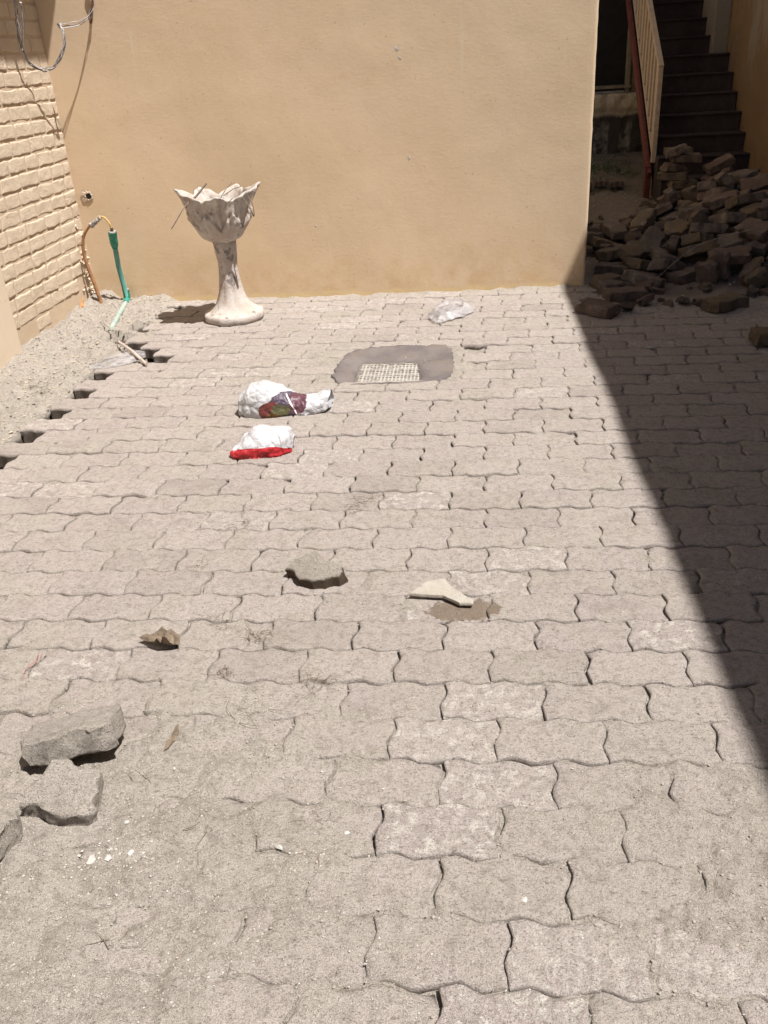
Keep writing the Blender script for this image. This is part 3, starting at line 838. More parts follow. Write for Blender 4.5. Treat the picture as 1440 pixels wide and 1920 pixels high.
b_rl = empty('stair_railing', (1.62, 7.7, .37))
tag(b_rl, 'cream painted metal railing sloping along the open side of the stair', 'railing')
RX = 1.605
def slope(a, b, w, hgt, mb):
    a = Vector(a); b = Vector(b); d = b - a; L_ = d.length
    ang = math.atan2(d.z, d.y); mb.box((a + b) / 2, (w, L_, hgt), Matrix.Rotation(ang, 3, 'X'), .003)
yA, yB = 7.66, 9.75
zt = lambda y: 1.10 + (y - 7.66) * .665
zb = lambda y: .40 + (y - 7.72) * .815
mb = MB(); slope((RX, yA - .01, zt(yA - .01)), (RX, yB, zt(yB)), .045, .035, mb); put(mb.build('handrail', M['rail']), b_rl)
mb = MB(); slope((RX, yA, zb(yA)), (RX, yB, zb(yB)), .022, .03, mb); put(mb.build('bottom_rail', M['rail']), b_rl)
mb = MB(); mb.box((RX, yA + .012, (.33 + zt(yA)) / 2), (.04, .045, zt(yA) - .33), b=.003); put(mb.build('end_post', M['rail']), b_rl)
y = yA + .115
while y < yB:
    mb = MB(); z0_, z1_ = zb(y) + .012, zt(y) - .015
    if z1_ - z0_ > .05:
        mb.box((RX, y, (z0_ + z1_) / 2), (.018, .062, z1_ - z0_)); put(mb.build('bar', M['rail']), b_rl)
    y += .15
b_bm = empty('steel_stringer', (1.56, 7.8, 0))
tag(b_bm, 'red painted steel beam carrying the railing beside the stair', 'beam')
mb = MB(); slope((1.575, 7.66, .21), (1.575, 9.75, 1.92), .03, .105, mb); put(mb.build('sloping_beam', M['red']), b_bm)
mb = MB(); mb.box((1.572, 7.70, .12), (.05, .07, .36), b=.004); put(mb.build('foot_post', M['red']), b_bm)

# ---------------------------------------------------------------- end of the passage: plinth, dark doorway
b_bk = empty('end_wall', (1.5, 10.9, 0))
tag(b_bk, 'dark rendered wall closing the far end of the passage', 'wall')
mb = MB(); mb.box((1.1, 10.9, 2.2), (4.6, .3, 4.7)); put(mb.build('wall', M['dark_wall']), b_bk)
b_dr = empty('doorway', (1.45, 10.0, .8))
tag(b_dr, 'dark open doorway above the rough plinth at the end of the passage', 'doorway')
mb = MB(); mb.box((1.38, 10.62, 2.0), (1.1, .04, 2.4)); put(mb.build('door_leaf', M['dark_door']), b_dr)
mb = MB(); mb.box((1.715, 10.05, 2.0), (.04, .10, 2.38), b=.004); put(mb.build('jamb', M['frame_wood']), b_dr)
mb = MB(); mb.box((1.785, 10.10, 2.0), (.05, .10, 2.38), b=.004); put(mb.build('jamb', M['frame_wood']), b_dr)
mb = MB(); mb.box((1.2, 10.05, .865), (1.1, .14, .03), b=.004); put(mb.build('sill', M['frame_wood']), b_dr)
b_pn = empty('rough_plinth', (1.4, 10.2, 0))
tag(b_pn, 'crumbling grey plinth below the doorway at the end of the passage', 'plinth')
vs = []; fs = []
for j in range(31):
    for i in range(61):
        x = .6 + 1.32 * i / 60; zq = -.1 + .90 * j / 30
        vs.append((x, 9.95 - .05 * ss(.62, .66, zq) + .03 * fbm(x * 9, zq * 9, 1, 4), zq))
for j in range(30):
    for i in range(60):
        a = j * 61 + i; fs.append((a, a + 1, a + 62, a + 61))
b0 = len(vs)
for i in range(61): vs.append((.6 + 1.32 * i / 60, 10.9, .80))
for i in range(60): fs.append((30 * 61 + i, 30 * 61 + i + 1, b0 + i + 1, b0 + i))
t = NT('plinth_face')
mk = t.ramp(t.math('ADD', t.xyz()[2], t.math('MULTIPLY', t.noise(7, 4, 0.6), 0.10)), 0.60, 0.66)
c = t.mix(mk, (0.06, 0.05, 0.045), (0.47, 0.40, 0.30))
wv = t.math('MULTIPLY', t.ramp(t.noise(1, 2, 0.5, vec=t.map((7.5, 0.2, 1.0))), 0.46, 0.56), t.ramp(t.noise(14, 4, 0.6), 0.35, 0.6))
c = t.mix(t.math('MULTIPLY', wv, t.ramp(t.xyz()[2], 0.46, 0.56, 0.7, 0)), c, (0.30, 0.28, 0.25))
put(mesh_obj('face', vs, fs, t.out(c, t.bump(t.noise(30, 5, .7), .02)), smooth=True), b_pn)
for i, (x, w) in enumerate([(.80, .13), (.96, .12), (1.11, .14), (1.27, .12), (1.42, .13)]):
    o = bpy.data.objects.new('edging_stone', LOOSE[i % 2]); COL.objects.link(o); o.location = (x, 8.53 + .015 * (i % 2), .055 + .012 * math.sin(i * 3)); o.rotation_euler = (.05, .06 * math.sin(i), .1 * math.sin(i * 5)); o.scale = (w / .23, 1, 1)
    tag(o, ['dark edging stone nearest the tan wall in the row before the weeds', 'edging stone second from the tan wall in the row before the weeds', 'middle edging stone of the row before the weeds', 'edging stone fourth from the tan wall before the weeds', 'edging stone nearest the stair in the row before the weeds'][i], 'edging stone', 'stones edging the weedy soil')

# ---------------------------------------------------------------- rubble of dug-up blocks
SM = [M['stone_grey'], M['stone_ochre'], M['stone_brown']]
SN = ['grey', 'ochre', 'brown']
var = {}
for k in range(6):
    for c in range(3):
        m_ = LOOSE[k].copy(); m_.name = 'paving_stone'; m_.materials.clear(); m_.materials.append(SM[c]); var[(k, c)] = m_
PILE = [(4, 1.567, 7.003, 0.037, 0.985, -0.022, -0.0, 0.171),
 (0, 1.602, 7.052, 0.107, 0.99, 0.024, -0.002, 0.136),
 (1, 1.63, 7.101, 0.176, 1.0, 0.015, 0.01, 0.006),
 (0, 1.564, 6.999, 0.209, 0.738, 0.675, -0.005, 0.017),
 (1, 1.178, 6.907, 0.037, 0.009, 0.149, 0.989, -0.015),
 (4, 1.046, 6.792, 0.037, 0.017, 0.381, 0.924, -0.005),
 (0, 1.609, 6.91, 0.137, 0.573, 0.469, -0.399, 0.541),
 (0, 1.637, 6.828, 0.109, 0.826, 0.561, -0.01, 0.052),
 (4, 2.059, 6.98, 0.045, 0.982, -0.088, -0.008, 0.167),
 (0, 2.087, 7.175, 0.109, 0.56, 0.001, 0.001, -0.829),
 (1, 2.317, 7.003, 0.125, 0.225, 0.636, 0.56, -0.481),
 (1, 2.299, 6.845, 0.09, 0.178, 0.78, 0.581, -0.148),
 (4, 2.27, 6.896, 0.139, 0.07, 0.316, 0.919, -0.225),
 (5, 1.627, 4.428, 0.037, 0.644, -0.521, 0.33, 0.453),
 (0, 1.734, 4.199, 0.066, 0.615, -0.037, -0.139, 0.775),
 (0, 1.4, 5.778, 0.153, 0.136, -0.709, 0.676, -0.145),
 (1, 0.979, 4.871, 0.128, 0.862, 0.25, 0.109, 0.428),
 (5, 0.843, 6.118, -0.012, 0.663, -0.354, 0.612, 0.247),
 (2, 1.247, 5.812, 0.095, 0.669, 0.12, -0.119, -0.723),
 (1, 0.959, 5.516, 0.152, 0.585, 0.073, -0.087, 0.803),
 (0, 1.816, 4.428, 0.146, 0.651, 0.205, 0.029, -0.73),
 (0, 1.486, 4.525, 0.152, 0.15, -0.096, -0.13, 0.976),
 (0, 1.492, 4.623, 0.105, 0.616, -0.023, -0.148, 0.774),
 (2, 1.17, 5.37, 0.07, 0.568, -0.112, -0.084, 0.811),
 (0, 1.169, 4.888, 0.088, 0.087, 0.737, -0.661, -0.113),
 (5, 0.77, 6.893, -0.012, 0.456, 0.456, 0.54, -0.54),
 (5, 1.598, 4.293, 0.006, 0.61, -0.53, 0.36, 0.466),
 (1, 1.712, 4.831, 0.228, 0.289, -0.137, -0.155, 0.935),
 (0, 0.885, 5.0, 0.099, 0.028, 0.96, 0.278, 0.025),
 (5, 1.138, 5.464, 0.013, 0.475, -0.676, 0.3, 0.477),
 (1, 1.141, 6.303, 0.067, 0.984, 0.013, -0.119, -0.134),
 (1, 0.938, 6.18, 0.038, 0.963, 0.005, -0.017, -0.27),
 (0, 1.507, 6.757, 0.121, 0.352, 0.192, 0.723, 0.562),
 (1, 2.309, 4.701, 0.302, 0.611, 0.073, 0.082, -0.784),
 (3, 1.773, 6.716, 0.118, 0.18, -0.737, 0.451, 0.471),
 (0, 1.1, 5.155, 0.092, 0.281, -0.02, 0.404, -0.87),
 (0, 0.732, 6.681, 0.034, 0.0, -0.751, 0.66, -0.0),
 (0, 1.758, 5.575, 0.304, 0.974, 0.025, -0.175, -0.139),
 (5, 2.132, 4.823, 0.269, 0.71, -0.171, 0.674, 0.113),
 (0, 2.045, 4.014, 0.046, 0.962, 0.111, 0.019, 0.249),
 (0, 1.81, 7.636, 0.419, 0.997, -0.0, 0.001, 0.073),
 (0, 1.316, 3.921, 0.034, 0.961, -0.001, 0.001, 0.278),
 (2, 1.756, 5.137, 0.3, 0.795, -0.077, -0.162, 0.58),
 (4, 0.969, 4.388, 0.065, 0.196, 0.121, 0.053, 0.972),
 (4, 1.538, 5.252, 0.213, 0.961, 0.038, -0.203, -0.183),
 (1, 1.691, 4.687, 0.185, 0.28, -0.136, -0.17, 0.935),
 (1, 2.274, 4.871, 0.351, 0.042, -0.136, 0.951, -0.274),
 (4, 1.031, 4.704, 0.076, 0.938, -0.054, 0.131, 0.317),
 (2, 1.27, 5.111, 0.101, 0.172, 0.2, 0.964, 0.038),
 (0, 2.199, 5.63, 0.374, 0.361, -0.001, 0.0, 0.932),
 (0, 1.941, 5.664, 0.384, 0.952, 0.284, -0.111, 0.01),
 (4, 1.502, 6.01, 0.198, 0.783, 0.123, -0.165, -0.587),
 (2, 2.005, 6.271, 0.367, 0.097, -0.062, -0.005, 0.993),
 (0, 1.68, 5.402, 0.274, 0.619, 0.15, -0.12, -0.761),
 (0, 1.766, 4.329, 0.172, 0.28, -0.075, -0.167, 0.943),
 (1, 1.667, 4.721, 0.257, 0.078, 0.572, 0.79, 0.204),
 (0, 0.938, 5.733, 0.072, 0.153, -0.184, -0.698, 0.675),
 (4, 1.785, 6.048, 0.314, 0.059, -0.18, -0.012, 0.982),
 (5, 1.079, 5.324, 0.064, 0.709, -0.31, 0.633, 0.042),
 (4, 2.093, 4.464, 0.249, 0.603, -0.43, -0.563, 0.368),
 (4, 1.558, 5.735, 0.223, 0.826, 0.109, -0.174, -0.524),
 (5, 2.215, 6.184, 0.328, 0.175, 0.646, 0.287, -0.685),
 (0, 1.21, 5.639, 0.082, 0.65, 0.118, -0.109, -0.743),
 (5, 2.208, 5.468, 0.328, 0.572, -0.506, 0.494, 0.417),
 (0, 2.076, 6.776, 0.125, 0.954, -0.28, -0.032, -0.102),
 (2, 1.256, 6.486, 0.086, 0.015, 0.975, -0.175, 0.138),
 (0, 2.183, 5.922, 0.374, 0.003, -0.237, -0.972, -0.002),
 (5, 1.66, 6.611, 0.119, 0.276, -0.765, 0.348, 0.466),
 (0, 1.368, 4.802, 0.136, 0.132, -0.114, 0.2, 0.964),
 (0, 1.743, 5.24, 0.347, 0.959, -0.214, -0.043, 0.18),
 (2, 1.405, 4.456, 0.083, 0.365, 0.666, 0.387, -0.523),
 (1, 1.448, 5.537, 0.204, 0.613, 0.026, 0.1, -0.783),
 (5, 1.587, 4.358, 0.014, 0.617, -0.525, 0.361, 0.462),
 (5, 2.005, 4.739, 0.251, 0.767, -0.043, 0.64, 0.027),
 (3, 1.181, 4.533, 0.045, 0.044, 0.534, 0.844, 0.032),
 (5, 1.658, 4.617, 0.099, 0.264, 0.717, 0.424, -0.486),
 (0, 1.141, 5.997, 0.063, 0.762, -0.069, -0.091, 0.637),
 (0, 0.761, 6.4, 0.034, 0.001, 0.844, 0.536, -0.001),
 (1, 1.378, 6.778, 0.099, 0.372, -0.529, -0.493, 0.582),
 (1, 1.663, 5.88, 0.335, 0.558, -0.147, -0.149, -0.803),
 (0, 1.139, 4.604, 0.089, 0.075, 0.364, -0.915, 0.156),
 (5, 1.307, 4.988, 0.059, 0.372, 0.697, 0.339, -0.511),
 (0, 0.993, 5.828, 0.065, 0.141, -0.076, -0.246, 0.956),
 (0, 1.482, 5.427, 0.248, 0.131, -0.964, -0.221, 0.073),
 (4, 0.643, 3.91, 0.034, 0.004, -0.913, 0.409, -0.002),
 (1, 1.309, 5.543, 0.158, 0.805, -0.254, -0.059, 0.532),
 (3, 1.341, 4.421, 0.033, 0.661, -0.339, 0.545, 0.39),
 (5, 1.314, 5.355, 0.118, 0.767, 0.116, -0.146, -0.614),
 (0, 2.142, 4.638, 0.321, 0.151, 0.229, 0.953, 0.13),
 (4, 1.937, 5.858, 0.358, 0.057, 0.88, 0.457, 0.115),
 (1, 1.382, 4.885, 0.182, 0.428, -0.043, -0.185, -0.883),
 (0, 2.205, 4.426, 0.197, 0.152, -0.792, -0.582, -0.105),
 (1, 1.465, 4.98, 0.219, 0.036, -0.145, -0.963, 0.223),
 (0, 1.681, 5.763, 0.311, 0.197, 0.84, -0.5, 0.068),
 (2, 1.297, 5.231, 0.187, 0.172, -0.104, -0.295, 0.934),
 (0, 2.337, 5.491, 0.411, 0.437, 0.419, -0.558, -0.567),
 (1, 1.594, 5.024, 0.27, 0.127, 0.737, -0.657, 0.094),
 (3, 1.463, 6.157, 0.161, 0.644, 0.524, 0.437, -0.347),
 (1, 2.245, 3.993, 0.044, 0.029, -0.679, 0.732, 0.042),
 (1, 1.134, 5.11, 0.132, 0.514, 0.098, 0.386, -0.76),
 (1, 1.905, 5.372, 0.349, 0.029, -0.96, 0.247, -0.125),
 (2, 1.081, 5.651, 0.072, 0.098, -0.76, 0.101, 0.634),
 (0, 1.625, 5.398, 0.334, 0.132, -0.138, -0.055, 0.98),
 (2, 1.522, 4.709, 0.202, 0.03, 0.757, 0.629, 0.172),
 (1, 1.931, 4.924, 0.312, 0.018, 0.658, 0.74, 0.138),
 (0, 2.137, 5.055, 0.357, 0.656, 0.081, 0.092, -0.745),
 (5, 1.897, 6.281, 0.299, 0.615, -0.575, 0.411, 0.35),
 (1, 1.181, 5.647, 0.143, 0.133, -0.556, 0.816, -0.088),
 (2, 1.36, 5.334, 0.169, 0.912, 0.22, -0.132, 0.319),
 (5, 1.472, 5.26, 0.206, 0.203, 0.765, 0.226, -0.568),
 (2, 1.923, 4.403, 0.209, 0.232, -0.072, 0.2, -0.949),
 (0, 1.884, 5.872, 0.413, 0.098, 0.637, 0.76, 0.086),
 (5, 1.218, 4.868, 0.096, 0.598, 0.076, 0.752, -0.269),
 (3, 1.804, 4.973, 0.268, 0.736, 0.295, 0.601, -0.105),
 (2, 0.951, 6.344, 0.036, 0.989, 0.008, -0.008, -0.144),
 (3, 1.611, 6.045, 0.226, 0.806, -0.218, 0.537, 0.124),
 (1, 1.18, 5.88, 0.172, 0.439, 0.213, -0.39, -0.781),
 (2, 2.032, 6.048, 0.371, 0.996, 0.005, -0.059, -0.065),
 (1, 2.079, 4.146, 0.112, 0.097, 0.992, -0.083, 0.018),
 (1, 2.113, 6.548, 0.283, 0.267, 0.861, 0.414, -0.125),
 (2, 2.252, 5.769, 0.415, 0.326, 0.014, -0.248, 0.912),
 (4, 1.359, 5.954, 0.18, 0.305, 0.671, 0.676, 0.008),
 (2, 1.445, 5.134, 0.197, 0.354, -0.763, 0.256, 0.476),
 (5, 1.993, 5.159, 0.317, 0.42, 0.548, 0.505, -0.517),
 (1, 2.269, 5.005, 0.385, 0.2, -0.953, -0.179, 0.138),
 (3, 1.447, 5.978, 0.227, 0.046, 0.84, 0.044, -0.539),
 (0, 1.152, 5.521, 0.2, 0.21, -0.445, 0.871, 0.008),
 (3, 1.285, 6.222, 0.12, 0.343, 0.523, 0.525, -0.577),
 (1, 1.516, 6.468, 0.18, 0.893, -0.178, -0.111, 0.397),
 (0, 1.763, 5.861, 0.382, 0.694, 0.189, 0.312, 0.62),
 (2, 1.021, 4.964, 0.042, 0.937, 0.009, -0.039, -0.348),
 (3, 1.007, 5.615, 0.068, 0.715, -0.695, 0.062, -0.044),
 (3, 0.831, 4.387, 0.034, 0.991, 0.0, 0.009, 0.131),
 (3, 0.794, 5.415, 0.034, 0.998, 0.001, 0.007, 0.065),
 (0, 1.02, 5.231, 0.046, 0.976, -0.034, -0.049, 0.208),
 (1, 0.774, 5.666, 0.034, 1.0, 0.003, -0.0, -0.028),
 (3, 0.872, 5.109, 0.017, 0.633, 0.331, 0.605, -0.352),
 (4, 0.868, 4.825, 0.035, 0.98, 0.0, -0.001, -0.2),
 (0, 0.834, 4.178, 0.034, 0.998, -0.0, 0.001, 0.069),
 (0, 0.774, 5.526, 0.071, 0.712, 0.691, 0.082, 0.095),
 (3, 1.044, 4.554, 0.036, 0.995, 0.004, -0.007, 0.097),
 (4, 0.906, 5.407, 0.068, 0.983, -0.007, 0.151, 0.106),
 (3, 1.024, 5.958, 0.039, 0.965, 0.028, -0.016, -0.26),
 (2, 0.8, 4.533, 0.034, 0.978, 0.0, 0.002, 0.207)]

RQ = random.Random(4); HEAP = []
PILE = [p for p in PILE if not (p[2] > 6.45 and p[1] < 2.12 and p[2] < 7.3) and p[2] > 3.85]
def _q(rx, ry, rz): return tuple(Euler((rx, ry, rz)).to_quaternion())
for i in range(8):
    PILE.append((RQ.choice((0, 1, 4, 2)), 1.665 + RQ.uniform(-.055, .055), 6.88 + RQ.uniform(-.03, .03), .045 + .0665 * i) + _q(RQ.uniform(-.03, .03), RQ.uniform(-.03, .03) - (.30 if i == 7 else 0), RQ.uniform(-.45, .45)))
for i in range(5):
    PILE.append((RQ.choice((0, 1, 4)), 1.93 + .012 * i, 6.80 + .02 * i, .07 + .078 * i) + _q(.06, -.42 + RQ.uniform(-.06, .06), .35 + RQ.uniform(-.2, .2)))
for (k_, x_, y_, z_, a_, b_, c_) in [(2, 1.72, 6.62, .06, 0, 0, .3), (3, 1.95, 6.56, .05, .2, .1, -.4), (0, 1.47, 6.62, .035, 0, .04, .1), (5, 1.80, 6.75, .10, .5, .3, 1.0), (1, 2.15, 6.70, .10, .3, -.3, .8), (4, 2.22, 6.90, .16, -.2, .5, 1.3)]:
    PILE.append((k_, x_, y_, z_) + _q(a_, b_, c_))
CAMX = CAM
for (k, x, y, z, qw, qx, qy, qz) in PILE:
    c = RQ.choice((0, 0, 1, 2, 2))
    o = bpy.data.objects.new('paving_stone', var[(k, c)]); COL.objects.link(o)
    o.rotation_mode = 'QUATERNION'; o.location = (x, y, z); o.rotation_quaternion = (qw, qx, qy, qz)
    q = o.rotation_quaternion; upz = abs((q @ Vector((0, 0, 1))).z); lng = abs((q @ Vector((1, 0, 0))).z)
    pose = 'lying flat' if upz > .93 else ('standing on end' if lng > .75 else ('standing on edge' if upz < .35 else 'tilted'))
    size = 'whole' if k in (0, 1, 4) else ('half' if k in (3, 5) else 'chipped')
    if y > 6.6 and x < 1.78: where = 'in the stack at the stair foot'
    elif y > 6.5: where = 'by the lowest steps'
    elif x < 1.2 and y < 4.9: where = 'by the tan wall corner'
    elif x < 1.2: where = 'on the left fringe of the heap'
    elif x > 2.0: where = 'against the brown wall'
    elif y < 4.75: where = 'along the heap front'
    else: where = 'high on the heap' if z > .32 else 'amid the heap'
    HEAP.append((x / (y + .9), o, size, SN[c], pose, where))
ORD = ['leftmost', 'second from left', 'third from left', 'fourth from left', 'fifth from left', 'sixth from left', 'seventh from left', 'eighth from left', 'ninth from left', 'tenth from left', 'eleventh from left', 'twelfth from left', 'thirteenth from left', 'fourteenth from left', 'fifteenth from left']
same = {}
for h_ in HEAP: same.setdefault(h_[2:], []).append(h_)
for key, lst in same.items():
    lst.sort(key=lambda q: q[0]); size, c_, pose, where = key
    for i_, h_ in enumerate(lst):
        if len(lst) == 1: lab = f'{size} {c_} paving block {pose} {where}'
        else: lab = f'{ORD[i_] if i_ < len(lst) - 1 else "rightmost"} {size} {c_} block {pose} {where}'
        tag(h_[1], lab, 'paving block', 'dug-up paving blocks heaped in the shade')

FR = [loose_stone_mesh('stone_fragment', random.Random(40 + q), .40, .05, .016, 5) for q in range(3)]
for q, m_ in enumerate(FR): m_.materials.append(SM[q])
RF = random.Random(31)
FW = ['at the front right foot of the heap', 'before the tan wall corner', 'on the left fringe of the heap']
frs = []
for i in range(58):
    zone = 0 if i < 28 else (1 if i < 38 else 2)
    x, y = [(RF.uniform(1.15, 2.1), RF.uniform(4.0, 4.35)), (RF.uniform(.72, 1.1), RF.uniform(3.98, 4.3)), (RF.uniform(.75, 1.15), RF.uniform(4.6, 6.8))][zone]
    q = RF.randrange(3); o = bpy.data.objects.new('stone_fragment', FR[q]); COL.objects.link(o); sc_ = RF.uniform(.3, .75)
    o.location = (x, y, sand_h(x, y) + .018 * sc_); o.rotation_euler = (RF.uniform(-.5, .5), RF.uniform(-.5, .5), RF.uniform(0, 6.28)); o.scale = (sc_, sc_, sc_)
    frs.append((zone, q, x / (y + .9), o))
for zone in range(3):
    for q in range(3):
        l_ = sorted([f_ for f_ in frs if f_[0] == zone and f_[1] == q], key=lambda f_: f_[2])
        for k_, f_ in enumerate(l_):
            nm = ORD[k_] if (k_ < len(l_) - 1 and len(l_) > 1) else ('rightmost' if len(l_) > 1 else 'single')
            tag(f_[3], f'{nm} small {SN[q]} stone fragment {FW[zone]}', 'stone fragment', 'small fragments round the heap')

def single(name, label, cat, k, mat, loc, rot, scale=(1, 1, 1), group=None):
    m_ = LOOSE[k].copy(); m_.materials.clear(); m_.materials.append(mat)
    o = bpy.data.objects.new(name, m_); COL.objects.link(o); o.location = loc; o.rotation_euler = rot; o.scale = scale
    return tag(o, label, cat, group)
single('paving_stone', 'lone ochre block lying on the shaded paving at the right edge', 'paving block', 3, M['stone_ochre'], (1.40, 3.30, .035), (.0, .0, .05))
RD = random.Random(77)
def rough_block(name, label, cat, mat, loc, rot, dims, seed, cut=None, thick=.06, rough=.004, chips=3):
    R_ = random.Random(seed); m_ = loose_stone_mesh(name, R_, cut, thick, rough * .8, chips); m_.materials.append(mat)
    o = bpy.data.objects.new(name, m_); COL.objects.link(o); o.location = loc; o.rotation_euler = rot; o.scale = dims
    return tag(o, label, cat)
rough_block('paving_stone', 'large pale dug-up block tipped up with black gap beneath, at the left', 'paving block', M['stone_pale'], (-.915, .497, .055), (math.radians(-15), math.radians(-7), math.radians(15)), (.86, .84, 1.0), 3, None, .062, .0075, 3)
rough_block('paving_stone', 'broken half block with wavy edge just below the large tipped block', 'paving block', M['stone_pale'], (-.832, .352, .024), (math.radians(6), math.radians(4), math.radians(-8)), (1.0, .95, .8), 8, .62, .058, .007, 2)
rough_block('paving_stone', 'worn block cut off by the left edge of the picture, lower left', 'paving block', M['stone_pale'], (-.998, .248, .030), (math.radians(-8), math.radians(12), math.radians(66)), (1.0, 1.0, 1.0), 12, .75, .062, .009, 3)
_t = grainy('dug_block_shade_sides', (0.42, 0.37, 0.315), (0.38, 0.335, 0.28), (0.45, 0.40, 0.34), 0.9, 1.3)
_tt = _t.node_tree; _bb = _tt.nodes['Principled BSDF']; _s0 = _bb.inputs['Base Color'].links[0].from_socket; _xz = _tt.nodes.new('ShaderNodeSeparateXYZ'); _tt.links.new(_tt.nodes['Texture Coordinate'].outputs['Object'], _xz.inputs[0])
_rr = _tt.nodes.new('ShaderNodeMapRange'); _rr.inputs['From Min'].default_value = .026; _rr.inputs['From Max'].default_value = .018; _tt.links.new(_xz.outputs[2], _rr.inputs['Value'])
_mm = _tt.nodes.new('ShaderNodeMix'); _mm.data_type = 'RGBA'; _tt.links.new(_rr.outputs[0], _mm.inputs[0]); _tt.links.new(_s0, _mm.inputs[6]); _mm.inputs[7].default_value = (.125, .088, .06, 1); _tt.links.new(_mm.outputs[2], _bb.inputs['Base Color'])   # sides coloured dark to paint in the block's own shade
rough_block('paving_stone', 'broken block with dark brown shade-painted side, poking up near the middle of the paving', 'paving block', _t, (-.480, 1.198, .014), (math.radians(9), math.radians(2), math.radians(-39)), (.86, .80, .92), 15, .72, .058, .006, 2)
# flat plaster shard
def shard(name, label, cat, mat, pts, z0, thick, seed, tilt=(0, 0), parent=None):
    n = len(pts); vs = []; fs = []
    cx = sum(p[0] for p in pts) / n; cy = sum(p[1] for p in pts) / n
    dense = []
    for i in range(n):
        a = Vector(pts[i]); b = Vector(pts[(i + 1) % n])
        for k in range(4): dense.append(a.lerp(b, k / 4) + Vector((noise.noise(Vector((a.x * 90 + k, i, seed))), noise.noise(Vector((i, k * 3.1, seed))))) * .0022)
    m = len(dense)
    for (s_, z) in ((1.0, z0), (1.01, z0 + thick * .5), (.97, z0 + thick), (.6, z0 + thick * 1.05)):
        for p in dense:
            x = cx + (p.x - cx) * s_; y = cy + (p.y - cy) * s_
            vs.append((x - cx, y - cy, z + (x - cx) * tilt[0] + (y - cy) * tilt[1] + noise.noise(Vector((x * 40, y * 40, seed))) * .002))
    for i in range(3):
        for k in range(m): fs.append((i * m + k, i * m + (k + 1) % m, (i + 1) * m + (k + 1) % m, (i + 1) * m + k))
    vs.append((0, 0, z0 + thick * 1.05)); c = len(vs) - 1
    for k in range(m): fs.append((3 * m + k, 3 * m + (k + 1) % m, c))
    fs.append(tuple(reversed(range(m))))
    o = mesh_obj(name, vs, fs, mat, smooth=False); o.location = (cx, cy, 0)
    return tag(o, label, cat)

shard('plaster_shard', 'flat white plaster shard lying on the paving beside a brown stain', 'plaster shard', M['plaster_chunk'],
      [(-.226, 1.116), (-.182, 1.177), (-.134, 1.194), (-.107, 1.142), (-.052, 1.081), (-.056, 1.066), (-.089, 1.069), (-.135, 1.105), (-.193, 1.110)], .006, .009, 4)

# crumpled dry leaf and a long thin leaf
def leaf(name, label, pts, z, curl, mat, seed):
    n = len(pts); cx = sum(p[0] for p in pts) / n; cy = sum(p[1] for p in pts) / n; vs = []; fs = []
    nr = 5; d = []
    for i in range(n):
        a = Vector(pts[i]); b = Vector(pts[(i + 1) % n])
        for k in range(4): d.append(a.lerp(b, k / 4))
    m = len(d)
    for side in (0, 1):
        for j in range(1, nr + 1):
            for p in d:
                q = j / nr; x = (p.x - cx) * q; y = (p.y - cy) * q
                zz = z + curl * abs(noise.noise(Vector((x * 38, y * 38, seed)))) + curl * .7 * q * q * (.5 + noise.noise(Vector((p.x * 21, p.y * 21, seed)))) - side * .0012
                vs.append((x, y, max(zz, .0015 - side * .001)))
        b = side * (nr * m + 1)
        vs.append((0, 0, z + .002 - side * .0012)); c = b + nr * m
        for k in range(m):
            f_ = (c, b + k, b + (k + 1) % m); fs.append(f_ if not side else f_[::-1])
        for j in range(nr - 1):
            for k in range(m):
                f_ = (b + j * m + k, b + (j + 1) * m + k, b + (j + 1) * m + (k + 1) % m, b + j * m + (k + 1) % m); fs.append(f_ if not side else f_[::-1])
    o = mesh_obj(name, vs, fs, mat); o.location = (cx, cy, 0)
    return tag(o, label, 'leaf')
leaf('dry_leaf', 'crumpled brown leaf casting a small dark shadow, left part of the paving', [(-.913, .897), (-.877, .915), (-.837, .930), (-.808, .910), (-.800, .878), (-.825, .860), (-.867, .880)], .006, .035, M['leaf'], 3)
leaf('dry_leaf', 'narrow straw coloured leaf right of the large tipped block', [(-.719, .592), (-.708, .560), (-.714, .525), (-.724, .500), (-.727, .540)], .004, .012, M['leaf'], 6)
mb = MB(); mb.tube(catmull([(-1.168, .852, .006), (-1.16, .82, .009), (-1.172, .786, .005), (-1.16, .744, .004)], 6), .0009, 5)
mb.tube(catmull([(-1.158, .85, .006), (-1.150, .815, .012), (-1.168, .79, .006)], 6), .0007, 5)
tag(mb.build('plastic_thread', M['red_thread']), 'short pink plastic thread on the paving near the left edge', 'thread')

# ---------------------------------------------------------------- drain with cement collar and pale grate
t_d = empty('drain', (-.42, 3.13, 0))
tag(t_d, 'rectangular drain with smoothed grey cement collar round a pale clogged grate', 'drain')
def resample(pts, n):
    P_ = [Vector(p) for p in pts] + [Vector(pts[0])]; L_ = [0]
    for i in range(len(P_) - 1): L_.append(L_[-1] + (P_[i + 1] - P_[i]).length)
    out = []
    for k in range(n):
        s_ = L_[-1] * k / n; i = 0
        while L_[i + 1] < s_: i += 1
        out.append(P_[i].lerp(P_[i + 1], (s_ - L_[i]) / (L_[i + 1] - L_[i])))
    return out
outer = [(-.690, 2.99), (-.685, 3.20), (-.660, 3.34), (-.56, 3.405), (-.40, 3.425), (-.19, 3.415), (-.150, 3.34), (-.140, 3.10), (-.150, 2.95), (-.20, 2.885), (-.40, 2.862), (-.60, 2.862), (-.66, 2.89)]
inner = [(-.590, 2.94), (-.592, 3.06), (-.588, 3.18), (-.575, 3.225), (-.43, 3.235), (-.33, 3.23), (-.308, 3.17), (-.300, 3.07), (-.292, 2.97), (-.30, 2.925), (-.40, 2.905), (-.52, 2.905), (-.58, 2.91)]
